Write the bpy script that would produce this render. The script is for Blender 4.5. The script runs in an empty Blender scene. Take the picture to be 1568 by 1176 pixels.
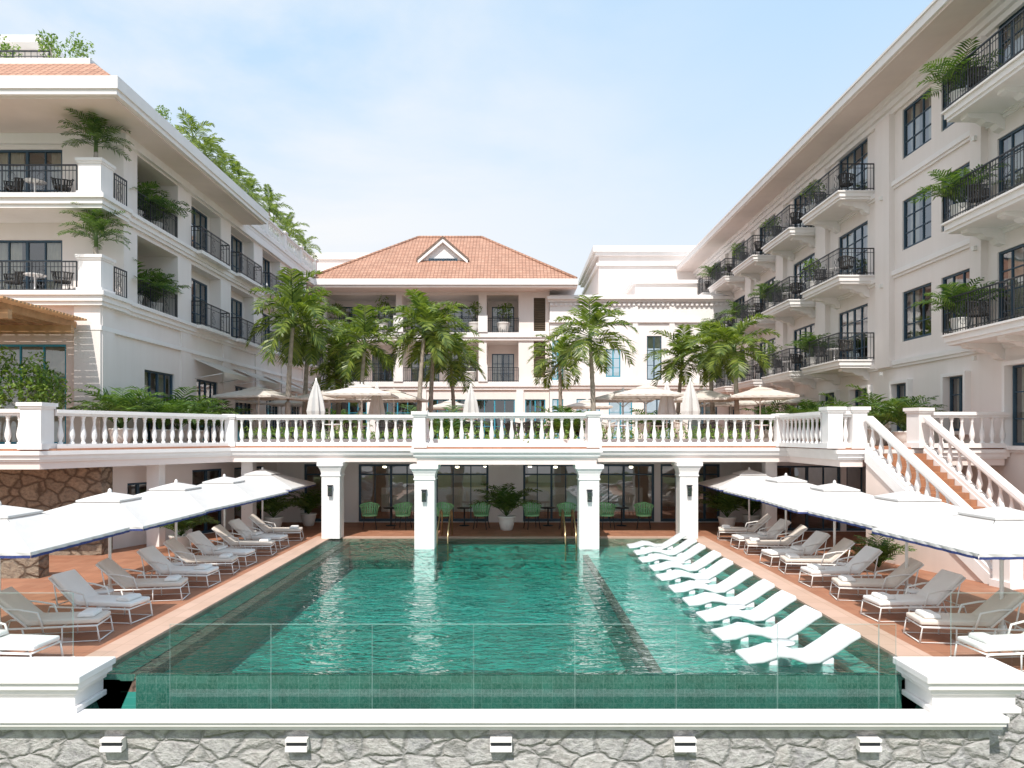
import bpy, bmesh, math, random
from mathutils import Vector, Matrix
R=random.Random(7)
sc=bpy.context.scene
sc.view_settings.view_transform='Standard'
sc.view_settings.look='None'
sc.view_settings.exposure=0

# ------------------------------------------------------------ materials
def nt(name):
    m=bpy.data.materials.new(name); m.use_nodes=True
    t=m.node_tree; t.nodes.clear()
    o=t.nodes.new('ShaderNodeOutputMaterial')
    return m,t,o
def N(t,typ,**kw):
    n=t.nodes.new(typ)
    for k,v in kw.items(): setattr(n,k,v)
    return n
def rgba(c): return (c[0],c[1],c[2],1)
def objco(t,sc_=(1,1,1),rot=(0,0,0)):
    g=t.nodes.new('ShaderNodeNewGeometry')
    mp=t.nodes.new('ShaderNodeMapping'); mp.inputs['Scale'].default_value=sc_; mp.inputs['Rotation'].default_value=rot
    t.links.new(g.outputs['Position'],mp.inputs['Vector'])
    return mp.outputs[0]
def mat(name,c,rough=.7,var=.06,vs=1.5,bs=40,bump=.1,bd=.01,spec=.3,metal=0,trans=0,dirt=0):
    m,t,o=nt(name)
    b=N(t,'ShaderNodeBsdfPrincipled'); b.inputs['Roughness'].default_value=rough
    b.inputs['Specular IOR Level'].default_value=spec; b.inputs['Metallic'].default_value=metal
    co=objco(t)
    n1=N(t,'ShaderNodeTexNoise'); n1.inputs['Scale'].default_value=vs; n1.inputs['Detail'].default_value=5
    t.links.new(co,n1.inputs['Vector'])
    r=N(t,'ShaderNodeValToRGB')
    r.color_ramp.elements[0].position=.3; r.color_ramp.elements[1].position=.7
    r.color_ramp.elements[0].color=rgba([x*(1-var) for x in c]); r.color_ramp.elements[1].color=rgba([min(1,x*(1+var)) for x in c])
    t.links.new(n1.outputs['Fac'],r.inputs['Fac'])
    colout=r.outputs['Color']
    if dirt>0:
        co2=objco(t,(3,3,.25))
        n3=N(t,'ShaderNodeTexNoise'); n3.inputs['Scale'].default_value=1.2; n3.inputs['Detail'].default_value=6
        t.links.new(co2,n3.inputs['Vector'])
        r3=N(t,'ShaderNodeValToRGB'); r3.color_ramp.elements[0].position=.3; r3.color_ramp.elements[1].position=.65
        r3.color_ramp.elements[0].color=(1-dirt,1-dirt*1.1,1-dirt*1.3,1); r3.color_ramp.elements[1].color=(1,1,1,1)
        t.links.new(n3.outputs['Fac'],r3.inputs['Fac'])
        mx=N(t,'ShaderNodeMixRGB',blend_type='MULTIPLY'); mx.inputs[0].default_value=1
        t.links.new(colout,mx.inputs[1]); t.links.new(r3.outputs['Color'],mx.inputs[2]); colout=mx.outputs[0]
    t.links.new(colout,b.inputs['Base Color'])
    if bump>0:
        n2=N(t,'ShaderNodeTexNoise'); n2.inputs['Scale'].default_value=bs; n2.inputs['Detail'].default_value=3
        t.links.new(co,n2.inputs['Vector'])
        bp=N(t,'ShaderNodeBump'); bp.inputs['Strength'].default_value=bump; bp.inputs['Distance'].default_value=bd
        t.links.new(n2.outputs['Fac'],bp.inputs['Height']); t.links.new(bp.outputs[0],b.inputs['Normal'])
    if trans>0:
        tr=N(t,'ShaderNodeBsdfTranslucent'); t.links.new(colout,tr.inputs['Color'])
        ms=N(t,'ShaderNodeMixShader'); ms.inputs[0].default_value=trans
        t.links.new(b.outputs[0],ms.inputs[1]); t.links.new(tr.outputs[0],ms.inputs[2])
        t.links.new(ms.outputs[0],o.inputs[0])
    else: t.links.new(b.outputs[0],o.inputs[0])
    return m
def brickmat(name,c1,c2,mortar,w,h,axis='xy',ms=.01,rough=.6,bump=.3,offset=0.,spec=.3,noise=.15,bd=.01,mottle=None):
    m,t,o=nt(name)
    b=N(t,'ShaderNodeBsdfPrincipled'); b.inputs['Roughness'].default_value=rough; b.inputs['Specular IOR Level'].default_value=spec
    g=N(t,'ShaderNodeNewGeometry'); s=N(t,'ShaderNodeSeparateXYZ'); cb=N(t,'ShaderNodeCombineXYZ')
    t.links.new(g.outputs['Position'],s.inputs[0])
    ix={'x':0,'y':1,'z':2}
    t.links.new(s.outputs[ix[axis[0]]],cb.inputs[0]); t.links.new(s.outputs[ix[axis[1]]],cb.inputs[1])
    br=N(t,'ShaderNodeTexBrick'); br.offset=offset
    br.inputs['Scale'].default_value=1; br.inputs['Brick Width'].default_value=w; br.inputs['Row Height'].default_value=h
    br.inputs['Mortar Size'].default_value=ms; br.inputs['Mortar Smooth'].default_value=.2
    br.inputs['Color1'].default_value=rgba(c1); br.inputs['Color2'].default_value=rgba(c2); br.inputs['Mortar'].default_value=rgba(mortar)
    t.links.new(cb.outputs[0],br.inputs['Vector'])
    n=N(t,'ShaderNodeTexNoise'); n.inputs['Scale'].default_value=1.3; n.inputs['Detail'].default_value=6
    t.links.new(g.outputs['Position'],n.inputs['Vector'])
    r=N(t,'ShaderNodeValToRGB'); r.color_ramp.elements[0].position=.3; r.color_ramp.elements[1].position=.7
    r.color_ramp.elements[0].color=(1-noise,)*3+(1,); r.color_ramp.elements[1].color=(1,1,1,1)
    t.links.new(n.outputs['Fac'],r.inputs['Fac'])
    mx=N(t,'ShaderNodeMixRGB',blend_type='MULTIPLY'); mx.inputs[0].default_value=1
    t.links.new(br.outputs['Color'],mx.inputs[1]); t.links.new(r.outputs['Color'],mx.inputs[2])
    out=mx.outputs[0]
    if mottle:
        n4=N(t,'ShaderNodeTexNoise'); n4.inputs['Scale'].default_value=30; n4.inputs['Detail'].default_value=8; n4.inputs['Roughness'].default_value=.85
        t.links.new(objco(t,(1,1,.6)),n4.inputs['Vector'])
        r4=N(t,'ShaderNodeValToRGB'); r4.color_ramp.elements[0].position=.46; r4.color_ramp.elements[1].position=.85; t.links.new(n4.outputs['Fac'],r4.inputs['Fac'])
        m4=N(t,'ShaderNodeMixRGB'); m4.inputs[2].default_value=rgba(mottle)
        t.links.new(r4.outputs[0],m4.inputs[0]); t.links.new(out,m4.inputs[1]); out=m4.outputs[0]
    t.links.new(out,b.inputs['Base Color'])
    bp=N(t,'ShaderNodeBump',invert=True); bp.inputs['Strength'].default_value=bump; bp.inputs['Distance'].default_value=bd
    t.links.new(br.outputs['Fac'],bp.inputs['Height']); t.links.new(bp.outputs[0],b.inputs['Normal'])
    t.links.new(b.outputs[0],o.inputs[0])
    return m
def leafmat(name,dark,light,trans=.35):
    m,t,o=nt(name)
    b=N(t,'ShaderNodeBsdfPrincipled'); b.inputs['Roughness'].default_value=.4; b.inputs['Specular IOR Level'].default_value=.5
    g=N(t,'ShaderNodeNewGeometry')
    r=N(t,'ShaderNodeValToRGB'); r.color_ramp.elements[0].color=rgba(dark); r.color_ramp.elements[1].color=rgba(light)
    t.links.new(g.outputs['Random Per Island'],r.inputs['Fac'])
    t.links.new(r.outputs['Color'],b.inputs['Base Color'])
    tr=N(t,'ShaderNodeBsdfTranslucent')
    mu=N(t,'ShaderNodeMixRGB',blend_type='MULTIPLY'); mu.inputs[0].default_value=1; mu.inputs[2].default_value=(1.7,1.8,.7,1)
    t.links.new(r.outputs['Color'],mu.inputs[1]); t.links.new(mu.outputs[0],tr.inputs['Color'])
    ms=N(t,'ShaderNodeMixShader'); ms.inputs[0].default_value=trans
    t.links.new(b.outputs[0],ms.inputs[1]); t.links.new(tr.outputs[0],ms.inputs[2]); t.links.new(ms.outputs[0],o.inputs[0])
    return m
def glassmat(name,tint,lo,hi,rough=.02,wav=0):
    m,t,o=nt(name)
    lw=N(t,'ShaderNodeLayerWeight'); lw.inputs['Blend'].default_value=.5
    p=N(t,'ShaderNodeMath',operation='POWER'); p.inputs[1].default_value=3
    t.links.new(lw.outputs['Facing'],p.inputs[0])
    mr=N(t,'ShaderNodeMapRange'); mr.inputs['To Min'].default_value=lo; mr.inputs['To Max'].default_value=hi
    t.links.new(p.outputs[0],mr.inputs['Value'])
    a=N(t,'ShaderNodeBsdfTransparent'); a.inputs[0].default_value=rgba(tint)
    g=N(t,'ShaderNodeBsdfGlossy'); g.inputs['Roughness'].default_value=rough; g.inputs['Color'].default_value=(.95,.97,1,1)
    if wav:
        n=N(t,'ShaderNodeTexNoise'); n.inputs['Scale'].default_value=1.2
        t.links.new(objco(t),n.inputs['Vector'])
        bp=N(t,'ShaderNodeBump'); bp.inputs['Strength'].default_value=wav; bp.inputs['Distance'].default_value=.02
        t.links.new(n.outputs['Fac'],bp.inputs['Height']); t.links.new(bp.outputs[0],g.inputs['Normal'])
    ms=N(t,'ShaderNodeMixShader')
    t.links.new(mr.outputs[0],ms.inputs[0]); t.links.new(a.outputs[0],ms.inputs[1]); t.links.new(g.outputs[0],ms.inputs[2]); t.links.new(ms.outputs[0],o.inputs[0])
    return m
def watermat():
    m,t,o=nt('pool_water')
    co=objco(t,(1.0,1.9,1))
    def nz(s,d,dis):
        n=N(t,'ShaderNodeTexNoise'); n.inputs['Scale'].default_value=s; n.inputs['Detail'].default_value=d; n.inputs['Distortion'].default_value=dis; n.inputs['Roughness'].default_value=.45
        t.links.new(co,n.inputs['Vector']); return n.outputs['Fac']
    # ridged wavelets: sharp crests, broad troughs
    def ridge(s,d,dis,amp):
        k=N(t,'ShaderNodeMath',operation='SUBTRACT'); k.inputs[1].default_value=.5; t.links.new(nz(s,d,dis),k.inputs[0])
        q=N(t,'ShaderNodeMath',operation='ABSOLUTE'); t.links.new(k.outputs[0],q.inputs[0])
        w=N(t,'ShaderNodeMath',operation='MULTIPLY'); w.inputs[1].default_value=-amp; t.links.new(q.outputs[0],w.inputs[0]); return w.outputs[0]
    s1=N(t,'ShaderNodeMath',operation='ADD'); t.links.new(ridge(1.55,2,1.0,1.5),s1.inputs[0]); t.links.new(ridge(4.2,2,.8,.55),s1.inputs[1])
    a=N(t,'ShaderNodeMath',operation='ADD'); t.links.new(s1.outputs[0],a.inputs[0]); t.links.new(nz(.8,1,.3),a.inputs[1])
    bp=N(t,'ShaderNodeBump'); bp.inputs['Strength'].default_value=.8; bp.inputs['Distance'].default_value=.15
    t.links.new(a.outputs[0],bp.inputs['Height'])
    fr=N(t,'ShaderNodeFresnel'); fr.inputs['IOR'].default_value=1.38; t.links.new(bp.outputs[0],fr.inputs['Normal'])
    rf=N(t,'ShaderNodeBsdfTransparent'); rf.inputs[0].default_value=(.66,.95,.92,1)
    gl=N(t,'ShaderNodeBsdfGlossy'); gl.inputs['Roughness'].default_value=.02; t.links.new(bp.outputs[0],gl.inputs['Normal'])
    ms=N(t,'ShaderNodeMixShader'); t.links.new(fr.outputs[0],ms.inputs[0]); t.links.new(rf.outputs[0],ms.inputs[1]); t.links.new(gl.outputs[0],ms.inputs[2])
    t.links.new(ms.outputs[0],o.inputs[0]); return m
def stonemat(name,cols,mortar,scale=2.6,ow=.6):
    m,t,o=nt(name)
    b=N(t,'ShaderNodeBsdfPrincipled'); b.inputs['Roughness'].default_value=.85
    co=objco(t,(1,1,1.4))
    nd=N(t,'ShaderNodeTexNoise'); nd.inputs['Scale'].default_value=4; nd.inputs['Detail'].default_value=6; t.links.new(co,nd.inputs['Vector'])
    mx0=N(t,'ShaderNodeMixRGB'); mx0.inputs[0].default_value=.16; t.links.new(co,mx0.inputs[1]); t.links.new(nd.outputs['Color'],mx0.inputs[2])
    v=N(t,'ShaderNodeTexVoronoi'); v.inputs['Scale'].default_value=scale; t.links.new(mx0.outputs[0],v.inputs['Vector'])
    ve=N(t,'ShaderNodeTexVoronoi',feature='DISTANCE_TO_EDGE'); ve.inputs['Scale'].default_value=scale; t.links.new(mx0.outputs[0],ve.inputs['Vector'])
    r=N(t,'ShaderNodeValToRGB'); els=r.color_ramp.elements
    els[0].color=rgba(cols[0]); els[1].color=rgba(cols[-1])
    for i,c in enumerate(cols[1:-1]): 
        e=els.new((i+1)/(len(cols)-1)); e.color=rgba(c)
    t.links.new(v.outputs['Color'],r.inputs['Fac'])
    n2=N(t,'ShaderNodeTexNoise'); n2.inputs['Scale'].default_value=9; n2.inputs['Detail'].default_value=12; n2.inputs['Roughness'].default_value=.72; t.links.new(co,n2.inputs['Vector'])
    rr=N(t,'ShaderNodeValToRGB'); rr.color_ramp.elements[0].position=.36; rr.color_ramp.elements[1].position=.56; rr.color_ramp.elements[0].color=(.22,.22,.25,1); rr.color_ramp.elements[1].color=(.72,.71,.7,1); t.links.new(n2.outputs['Fac'],rr.inputs['Fac'])
    mm=N(t,'ShaderNodeMixRGB',blend_type='OVERLAY'); mm.inputs[0].default_value=ow; t.links.new(r.outputs[0],mm.inputs[1]); t.links.new(rr.outputs[0],mm.inputs[2])
    e=N(t,'ShaderNodeMapRange'); e.interpolation_type='SMOOTHSTEP'; e.inputs['From Min'].default_value=-.02; e.inputs['From Max'].default_value=.12; t.links.new(ve.outputs['Distance'],e.inputs['Value'])
    mx=N(t,'ShaderNodeMixRGB'); mx.inputs[1].default_value=rgba(mortar); t.links.new(e.outputs[0],mx.inputs[0]); t.links.new(mm.outputs[0],mx.inputs[2])
    t.links.new(mx.outputs[0],b.inputs['Base Color'])
    ad=N(t,'ShaderNodeMath',operation='MULTIPLY_ADD'); ad.inputs[1].default_value=1.8; t.links.new(n2.outputs['Fac'],ad.inputs[0]); t.links.new(e.outputs[0],ad.inputs[2])
    bp=N(t,'ShaderNodeBump'); bp.inputs['Strength'].default_value=.9; bp.inputs['Distance'].default_value=.07
    t.links.new(ad.outputs[0],bp.inputs['Height']); t.links.new(bp.outputs[0],b.inputs['Normal'])
    t.links.new(b.outputs[0],o.inputs[0]); return m

STUC=mat('white_stucco',(.83,.77,.74),.8,.025,.6,60,.12,.006,dirt=.03)
TRIM=mat('white_trim',(.86,.83,.82),.6,.02,1,50,.06,.004,dirt=.03)
SOFF=mat('soffit_paint',(.80,.70,.66),.8,.03)
PINKW=mat('blush_render',(.80,.67,.61),.8,.04,dirt=.04)
IRON=mat('wrought_iron',(.02,.024,.03),.45,.2,spec=.5,bump=0)
FRAME=mat('window_frame_navy',(.035,.075,.115),.45,.1,spec=.4,bump=0)
TEAL=mat('teal_door_paint',(.05,.30,.42),.45,.1,bump=0)
GLASS=glassmat('window_glass',(.66,.76,.80),.16,.75,.02,.25)
CLEAR=glassmat('clear_glass',(.93,.97,.96),.05,.35)
GEDGE=mat('glass_edge',(.36,.50,.46),.3,.05,bump=0,spec=.5)
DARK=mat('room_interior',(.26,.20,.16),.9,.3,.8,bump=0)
INTW=mat('restaurant_interior',(.62,.50,.40),.9,.35,.7,bump=0)
CURT=mat('curtain_linen',(.70,.56,.42),.9,.15,3,30,.3)
TERRA=brickmat('terracotta_pavers',(.45,.215,.13),(.38,.17,.10),(.31,.16,.11),.30,.30,'xy',.006,.65,.25,noise=.2)
COPE=brickmat('coping_stone',(.62,.43,.34),(.57,.39,.30),(.45,.30,.23),.6,.5,'yx',.006,.65,.2,noise=.12)
STEP=brickmat('step_tiles',(.46,.22,.12),(.38,.17,.09),(.3,.15,.1),.2,.5,'xz',.006)
GTILE=brickmat('green_mosaic',(.028,.16,.12),(.02,.125,.09),(.08,.21,.17),.15,.15,'xz',.004,.25,.2,spec=.5,noise=.3,mottle=(.20,.32,.27))
PFLOOR=brickmat('pool_floor_mosaic',(.065,.43,.36),(.045,.35,.29),(.10,.45,.38),.12,.12,'xy',.006,.5,.1,noise=.3)
PWALL=brickmat('pool_wall_mosaic',(.06,.38,.32),(.045,.32,.26),(.09,.40,.34),.12,.12,'yz',.006,.5,.1,noise=.25)
SHELF=brickmat('pool_shelf_mosaic',(.25,.56,.48),(.18,.48,.41),(.30,.55,.48),.12,.12,'xy',.006,.5,.1,noise=.25)
GRIM=brickmat('pool_rim_mosaic',(.04,.20,.15),(.03,.16,.12),(.07,.23,.18),.075,.075,'xy',.004,.3,.1,noise=.3)
BROWN=mat('brown_mosaic_band',(.19,.13,.10),.5,.6,18,40,.1)
STONE=stonemat('rubble_stone',[(.48,.48,.50),(.66,.63,.60),(.56,.55,.55),(.74,.71,.68)],(.42,.41,.40),2.7,.75)
STONEB=stonemat('brown_rubble_stone',[(.24,.17,.12),(.38,.29,.21),(.30,.24,.18),(.46,.37,.27)],(.14,.10,.07),2.2)
ROOFX=brickmat('clay_roof_tiles_x',(.58,.34,.245),(.50,.27,.19),(.32,.17,.12),.24,.17,'xz',.022,.8,.9,.0,noise=.2,bd=.05)
ROOFY=brickmat('clay_roof_tiles_y',(.58,.34,.245),(.50,.27,.19),(.32,.17,.12),.24,.17,'yz',.022,.8,.9,.0,noise=.2,bd=.05)
FABW=mat('white_canvas',(.72,.705,.69),.85,.03,2,120,.1,.003,trans=.15)
FABC=mat('cream_canvas',(.76,.70,.64),.85,.03,2,120,.1,.003,trans=.2)
BLUE=mat('navy_trim_fabric',(.05,.07,.22),.85,.3,30)
WMET=mat('white_powder_coat',(.80,.79,.77),.4,.02,bump=0,spec=.5)
CUSH=mat('cushion_white',(.82,.80,.78),.9,.03,3,90,.25,.006)
CUSHB=mat('cushion_beige',(.70,.63,.565),.9,.05,3,90,.3,.006)
PLAS=mat('moulded_resin_white',(.78,.79,.80),.35,.01,bump=0,spec=.5)
MINT=mat('mint_rattan',(.28,.58,.30),.6,.2,20,80,.4)
WOOD=mat('pergola_timber',(.50,.29,.15),.6,.2,3,25,.2)
BRASS=mat('brushed_brass',(.62,.48,.27),.3,.1,metal=.9,bump=0)
TRUNK=mat('palm_trunk',(.38,.33,.28),.9,.25,6,22,.8,.03)
PALM=leafmat('palm_leaf',(.04,.085,.018),(.25,.31,.065),.35)
PALMD=leafmat('areca_leaf',(.035,.09,.025),(.14,.22,.05),.3)
BUSH=leafmat('shrub_leaf',(.05,.12,.025),(.26,.36,.08),.35)
POT=mat('white_planter',(.78,.76,.73),.6,.04)
GROUND=mat('ground_grass',(.09,.12,.04),.95,.4,.3,6,.5)
LOUV=mat('bronze_louvre',(.16,.12,.08),.6,.2,bump=0)
SOIL=mat('soil',(.08,.05,.03),.95,.2)
BLACKW=mat('dark_wicker',(.05,.045,.042),.6,.3,30,80,.4)
m,t,o=nt('lamp_glow'); e=N(t,'ShaderNodeEmission'); e.inputs[0].default_value=(1,.80,.56,1); e.inputs[1].default_value=14; t.links.new(e.outputs[0],o.inputs[0]); GLOW=m
WATER=watermat()

# ------------------------------------------------------------ mesh builder
class M:
    def __init__(s): s.v=[];s.f=[];s.mi=[];s.sm=[];s.mats=[]
    def add(s,vs,fs,mat,smooth=False):
        if mat not in s.mats: s.mats.append(mat)
        i=s.mats.index(mat); b=len(s.v)
        s.v.extend([tuple(v) for v in vs])
        for f in fs:
            s.f.append(tuple(b+k for k in f)); s.mi.append(i); s.sm.append(smooth)
    def hexa(s,p,mat):
        s.add(p,[(0,3,2,1),(4,5,6,7),(0,1,5,4),(1,2,6,5),(2,3,7,6),(3,0,4,7)],mat)
    def box(s,x0,x1,y0,y1,z0,z1,mat):
        s.hexa([(x0,y0,z0),(x1,y0,z0),(x1,y1,z0),(x0,y1,z0),(x0,y0,z1),(x1,y0,z1),(x1,y1,z1),(x0,y1,z1)],mat)
    def lb(s,F,u0,u1,n0,n1,z0,z1,mat):
        P=lambda u,n,z:(F[0][0]+F[1][0]*u+F[2][0]*n,F[0][1]+F[1][1]*u+F[2][1]*n,z)
        s.hexa([P(u0,n0,z0),P(u1,n0,z0),P(u1,n1,z0),P(u0,n1,z0),P(u0,n0,z1),P(u1,n0,z1),P(u1,n1,z1),P(u0,n1,z1)],mat)
    def lq(s,F,pts,mat):
        s.add([(F[0][0]+F[1][0]*u+F[2][0]*n,F[0][1]+F[1][1]*u+F[2][1]*n,z) for u,n,z in pts],[tuple(range(len(pts)))],mat)
    def prism(s,poly,z0,z1,mat):
        n=len(poly)
        s.add([(x,y,z0) for x,y in poly]+[(x,y,z1) for x,y in poly],
              [tuple(range(n))[::-1],tuple(range(n,2*n))]+[(i,(i+1)%n,n+(i+1)%n,n+i) for i in range(n)],mat)
    def lathe(s,cx,cy,z0,prof,n,mat,smooth=True,rot=0):
        vs=[];fs=[]
        for r,z in prof:
            for k in range(n):
                a=rot+2*math.pi*k/n; vs.append((cx+r*math.cos(a),cy+r*math.sin(a),z0+z))
        for j in range(len(prof)-1):
            for k in range(n):
                fs.append((j*n+k,j*n+(k+1)%n,(j+1)*n+(k+1)%n,(j+1)*n+k))
        fs.append(tuple(range((len(prof)-1)*n,len(prof)*n)))
        s.add(vs,fs,mat,smooth)
    def tube(s,pts,rs,n,mat,smooth=True):
        pts=[Vector(p) for p in pts]
        if not isinstance(rs,(list,tuple)): rs=[rs]*len(pts)
        vs=[];fs=[]
        for i,p in enumerate(pts):
            d=(pts[min(i+1,len(pts)-1)]-pts[max(i-1,0)])
            if d.length<1e-9: d=Vector((0,0,1))
            d.normalize()
            a=d.cross(Vector((0,0,1)))
            if a.length<.05: a=d.cross(Vector((1,0,0)))
            a.normalize(); b=d.cross(a)
            for k in range(n):
                t_=2*math.pi*k/n+.785; q=p+a*(rs[i]*math.cos(t_))+b*(rs[i]*math.sin(t_)); vs.append(tuple(q))
        for j in range(len(pts)-1):
            for k in range(n): fs.append((j*n+k,j*n+(k+1)%n,(j+1)*n+(k+1)%n,(j+1)*n+k))
        fs.append(tuple(range(n))[::-1]); fs.append(tuple(range((len(pts)-1)*n,len(pts)*n)))
        s.add(vs,fs,mat,smooth)
    def beam(s,p0,p1,w,h,mat):
        p0=Vector(p0);p1=Vector(p1); d=Vector((p1.x-p0.x,p1.y-p0.y,0)).normalized(); o_=Vector((-d.y,d.x,0))*w/2; Z=Vector((0,0,h))
        s.hexa([p0-o_,p1-o_,p1+o_,p0+o_,p0-o_+Z,p1-o_+Z,p1+o_+Z,p0+o_+Z],mat)
    def mesh(s,name):
        me=bpy.data.meshes.new(name); me.from_pydata(s.v,[],s.f)
        for m_ in s.mats: me.materials.append(m_)
        me.polygons.foreach_set('material_index',s.mi); me.polygons.foreach_set('use_smooth',s.sm); me.update(); return me
    def obj(s,name,parent=None,bevel=0,seg=2):
        me=s.mesh(name); ob=bpy.data.objects.new(name,me); sc.collection.objects.link(ob)
        if bevel:
            md=ob.modifiers.new('bevel','BEVEL'); md.width=bevel; md.segments=seg; md.limit_method='ANGLE'
        if parent: ob.parent=parent
        return ob
def baked(mb,name,bevel,seg=2,smooth=True):
    ob=mb.obj('tmp',bevel=bevel,seg=seg); dg=bpy.context.evaluated_depsgraph_get()
    me=bpy.data.meshes.new_from_object(ob.evaluated_get(dg)); me.name=name
    if smooth:
        for p in me.polygons: p.use_smooth=True
    bpy.data.objects.remove(ob); return me
def inst(name,me,loc,rz=0,s=1,parent=None):
    ob=bpy.data.objects.new(name,me); sc.collection.objects.link(ob); ob.location=loc; ob.rotation_euler=(0,0,rz)
    ob.scale=(s,s,s) if not isinstance(s,(tuple,list)) else s
    if parent: ob.parent=parent
    return ob
def empty(name):
    e=bpy.data.objects.new(name,None); sc.collection.objects.link(e); return e

# ------------------------------------------------------------ architecture helpers
def wall(m,F,u0,u1,z0,z1,ops,mat,n=0.,rev=None):
    us=sorted(set([u0,u1]+[o[0] for o in ops]+[o[1] for o in ops])); zs=sorted(set([z0,z1]+[o[2] for o in ops]+[o[3] for o in ops]))
    us=[u for u in us if u0<=u<=u1]; zs=[z for z in zs if z0<=z<=z1]
    for i in range(len(us)-1):
        for j in range(len(zs)-1):
            cu=(us[i]+us[i+1])/2; cz=(zs[j]+zs[j+1])/2
            if any(o[0]<cu<o[1] and o[2]<cz<o[3] for o in ops): continue
            m.lq(F,[(us[i],n,zs[j]),(us[i+1],n,zs[j]),(us[i+1],n,zs[j+1]),(us[i],n,zs[j+1])],mat)
    for o in ops:
        a,b,c,d,dp=o[:5]; r=rev or mat
        m.lq(F,[(a,n,c),(b,n,c),(b,n-dp,c),(a,n-dp,c)],r); m.lq(F,[(a,n,d),(b,n,d),(b,n-dp,d),(a,n-dp,d)],r)
        m.lq(F,[(a,n,c),(a,n,d),(a,n-dp,d),(a,n-dp,c)],r); m.lq(F,[(b,n,c),(b,n,d),(b,n-dp,d),(b,n-dp,c)],r)
def window(m,F,a,b,c,d,n,cols=3,rows=3,fm=None,curtain=True,fw=.07,trim=False):
    fm=fm or FRAME
    m.lb(F,a,a+fw,n-.03,n+.05,c,d,fm); m.lb(F,b-fw,b,n-.03,n+.05,c,d,fm)
    m.lb(F,a+fw,b-fw,n-.03,n+.05,c,c+fw*1.3,fm); m.lb(F,a+fw,b-fw,n-.03,n+.05,d-fw,d,fm)
    for i in range(1,cols):
        u=a+(b-a)*i/cols; w=.045 if (cols%2==0 and i==cols//2) else .02
        m.lb(F,u-w,u+w,n-.025,n+.04,c+fw*1.3,d-fw,fm)
    for j in range(1,rows):
        z=c+(d-c)*j/rows
        m.lb(F,a+fw,b-fw,n-.02,n+.032,z-.018,z+.018,fm)
    m.lq(F,[(a,n,c),(b,n,c),(b,n,d),(a,n,d)],GLASS)
    if curtain:
        w=b-a
        for (p,q) in ((a,a+w*R.uniform(.15,.42)),(b-w*R.uniform(.15,.42),b)):
            k=6
            for i in range(k):
                u0=p+(q-p)*i/k; u1=p+(q-p)*(i+1)/k; um=(u0+u1)/2
                m.lq(F,[(u0,n-.25,c),(um,n-.19,c),(um,n-.19,d),(u0,n-.25,d)],CURT); m.lq(F,[(um,n-.19,c),(u1,n-.25,c),(u1,n-.25,d),(um,n-.19,d)],CURT)
    if trim:
        t_=.12
        m.lb(F,a-t_,a,n+.1,n+.3,c-t_,d+t_,TRIM); m.lb(F,b,b+t_,n+.1,n+.3,c-t_,d+t_,TRIM)
        m.lb(F,a,b,n+.1,n+.3,d,d+t_,TRIM); m.lb(F,a,b,n+.1,n+.32,c-t_,c,TRIM)
def railing(m,p0,p1,z,h=1.05,scroll=True,step=.12):
    p0=Vector((p0[0],p0[1],z)); p1=Vector((p1[0],p1[1],z)); L=(p1-p0).length
    m.beam(p0+Vector((0,0,h-.04)),p1+Vector((0,0,h-.04)),.05,.04,IRON)
    m.beam(p0+Vector((0,0,.07)),p1+Vector((0,0,.07)),.03,.03,IRON)
    m.beam(p0+Vector((0,0,h-.2)),p1+Vector((0,0,h-.2)),.02,.02,IRON)
    k=max(2,int(L/step)); d=(p1-p0)/L
    for i in range(k+1):
        q=p0+(p1-p0)*i/k; r=.022 if i%8==0 or i==k else .0095
        m.tube([q,q+Vector((0,0,h-.02))],r,4,IRON,False)
    if scroll:
        s=.3
        while s<L-.25:
            for (cz,rr) in ((.33,.14),(.62,.12)):
                pts=[p0+d*(s+rr*math.cos(a))+Vector((0,0,cz+rr*math.sin(a))) for a in [math.pi*2*j/10 for j in range(11)]]
                m.tube(pts,.009,3,IRON,False)
            s+=.96
BP=[(.075,0),(.075,.05),(.045,.07),(.05,.10),(.088,.2),(.09,.27),(.07,.37),(.043,.5),(.04,.6),(.058,.64),(.045,.67),(.075,.7),(.075,.75)]
def balustrade(m,p0,p1,h=1.08,step=.31,gap=0):
    p0=Vector(p0);p1=Vector(p1); d=p1-p0; L=Vector((d.x,d.y,0)).length
    Z=lambda z:Vector((0,0,z))
    m.beam(p0+Z(0),p1+Z(0),.26,.14,TRIM)
    m.beam(p0+Z(h-.17),p1+Z(h-.17),.20,.07,TRIM); m.beam(p0+Z(h-.10),p1+Z(h-.10),.30,.10,TRIM)
    k=max(1,round(L/step)); hb=h-.17-.14; sc_=hb/.75
    for i in range(k):
        q=p0+d*((i+.5)/k)
        m.lathe(q.x,q.y,q.z+.13,[(r*.88,z*(sc_+.03)) for r,z in BP],8,TRIM)
def pier(m,x,y,z,w=.5,h=1.2,rot=0,mat_=None):
    mt=mat_ or TRIM
    def sq(hw,z0,z1):
        c,s=math.cos(rot),math.sin(rot)
        P=[(x+c*a-s*b,y+s*a+c*b) for a,b in ((-hw,-hw),(hw,-hw),(hw,hw),(-hw,hw))]
        m.prism(P,z0,z1,mt)
    sq(w/2+.05,z,z+.16); sq(w/2,z+.16,z+h-.16); sq(w/2+.035,z+h-.16,z+h-.1); sq(w/2+.07,z+h-.1,z+h)
def offset(poly,d):
    out=[];n=len(poly)
    for i in range(n):
        a=Vector(poly[i-1]);b=Vector(poly[i]);c=Vector(poly[(i+1)%n])
        e1=(b-a).normalized();e2=(c-b).normalized(); n1=Vector((e1.y,-e1.x));n2=Vector((e2.y,-e2.x))
        k=(n1+n2); k=k/(1+n1.dot(n2)) if 1+n1.dot(n2)>.1 else n1
        out.append(tuple(b+k*d))
    return out

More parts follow.
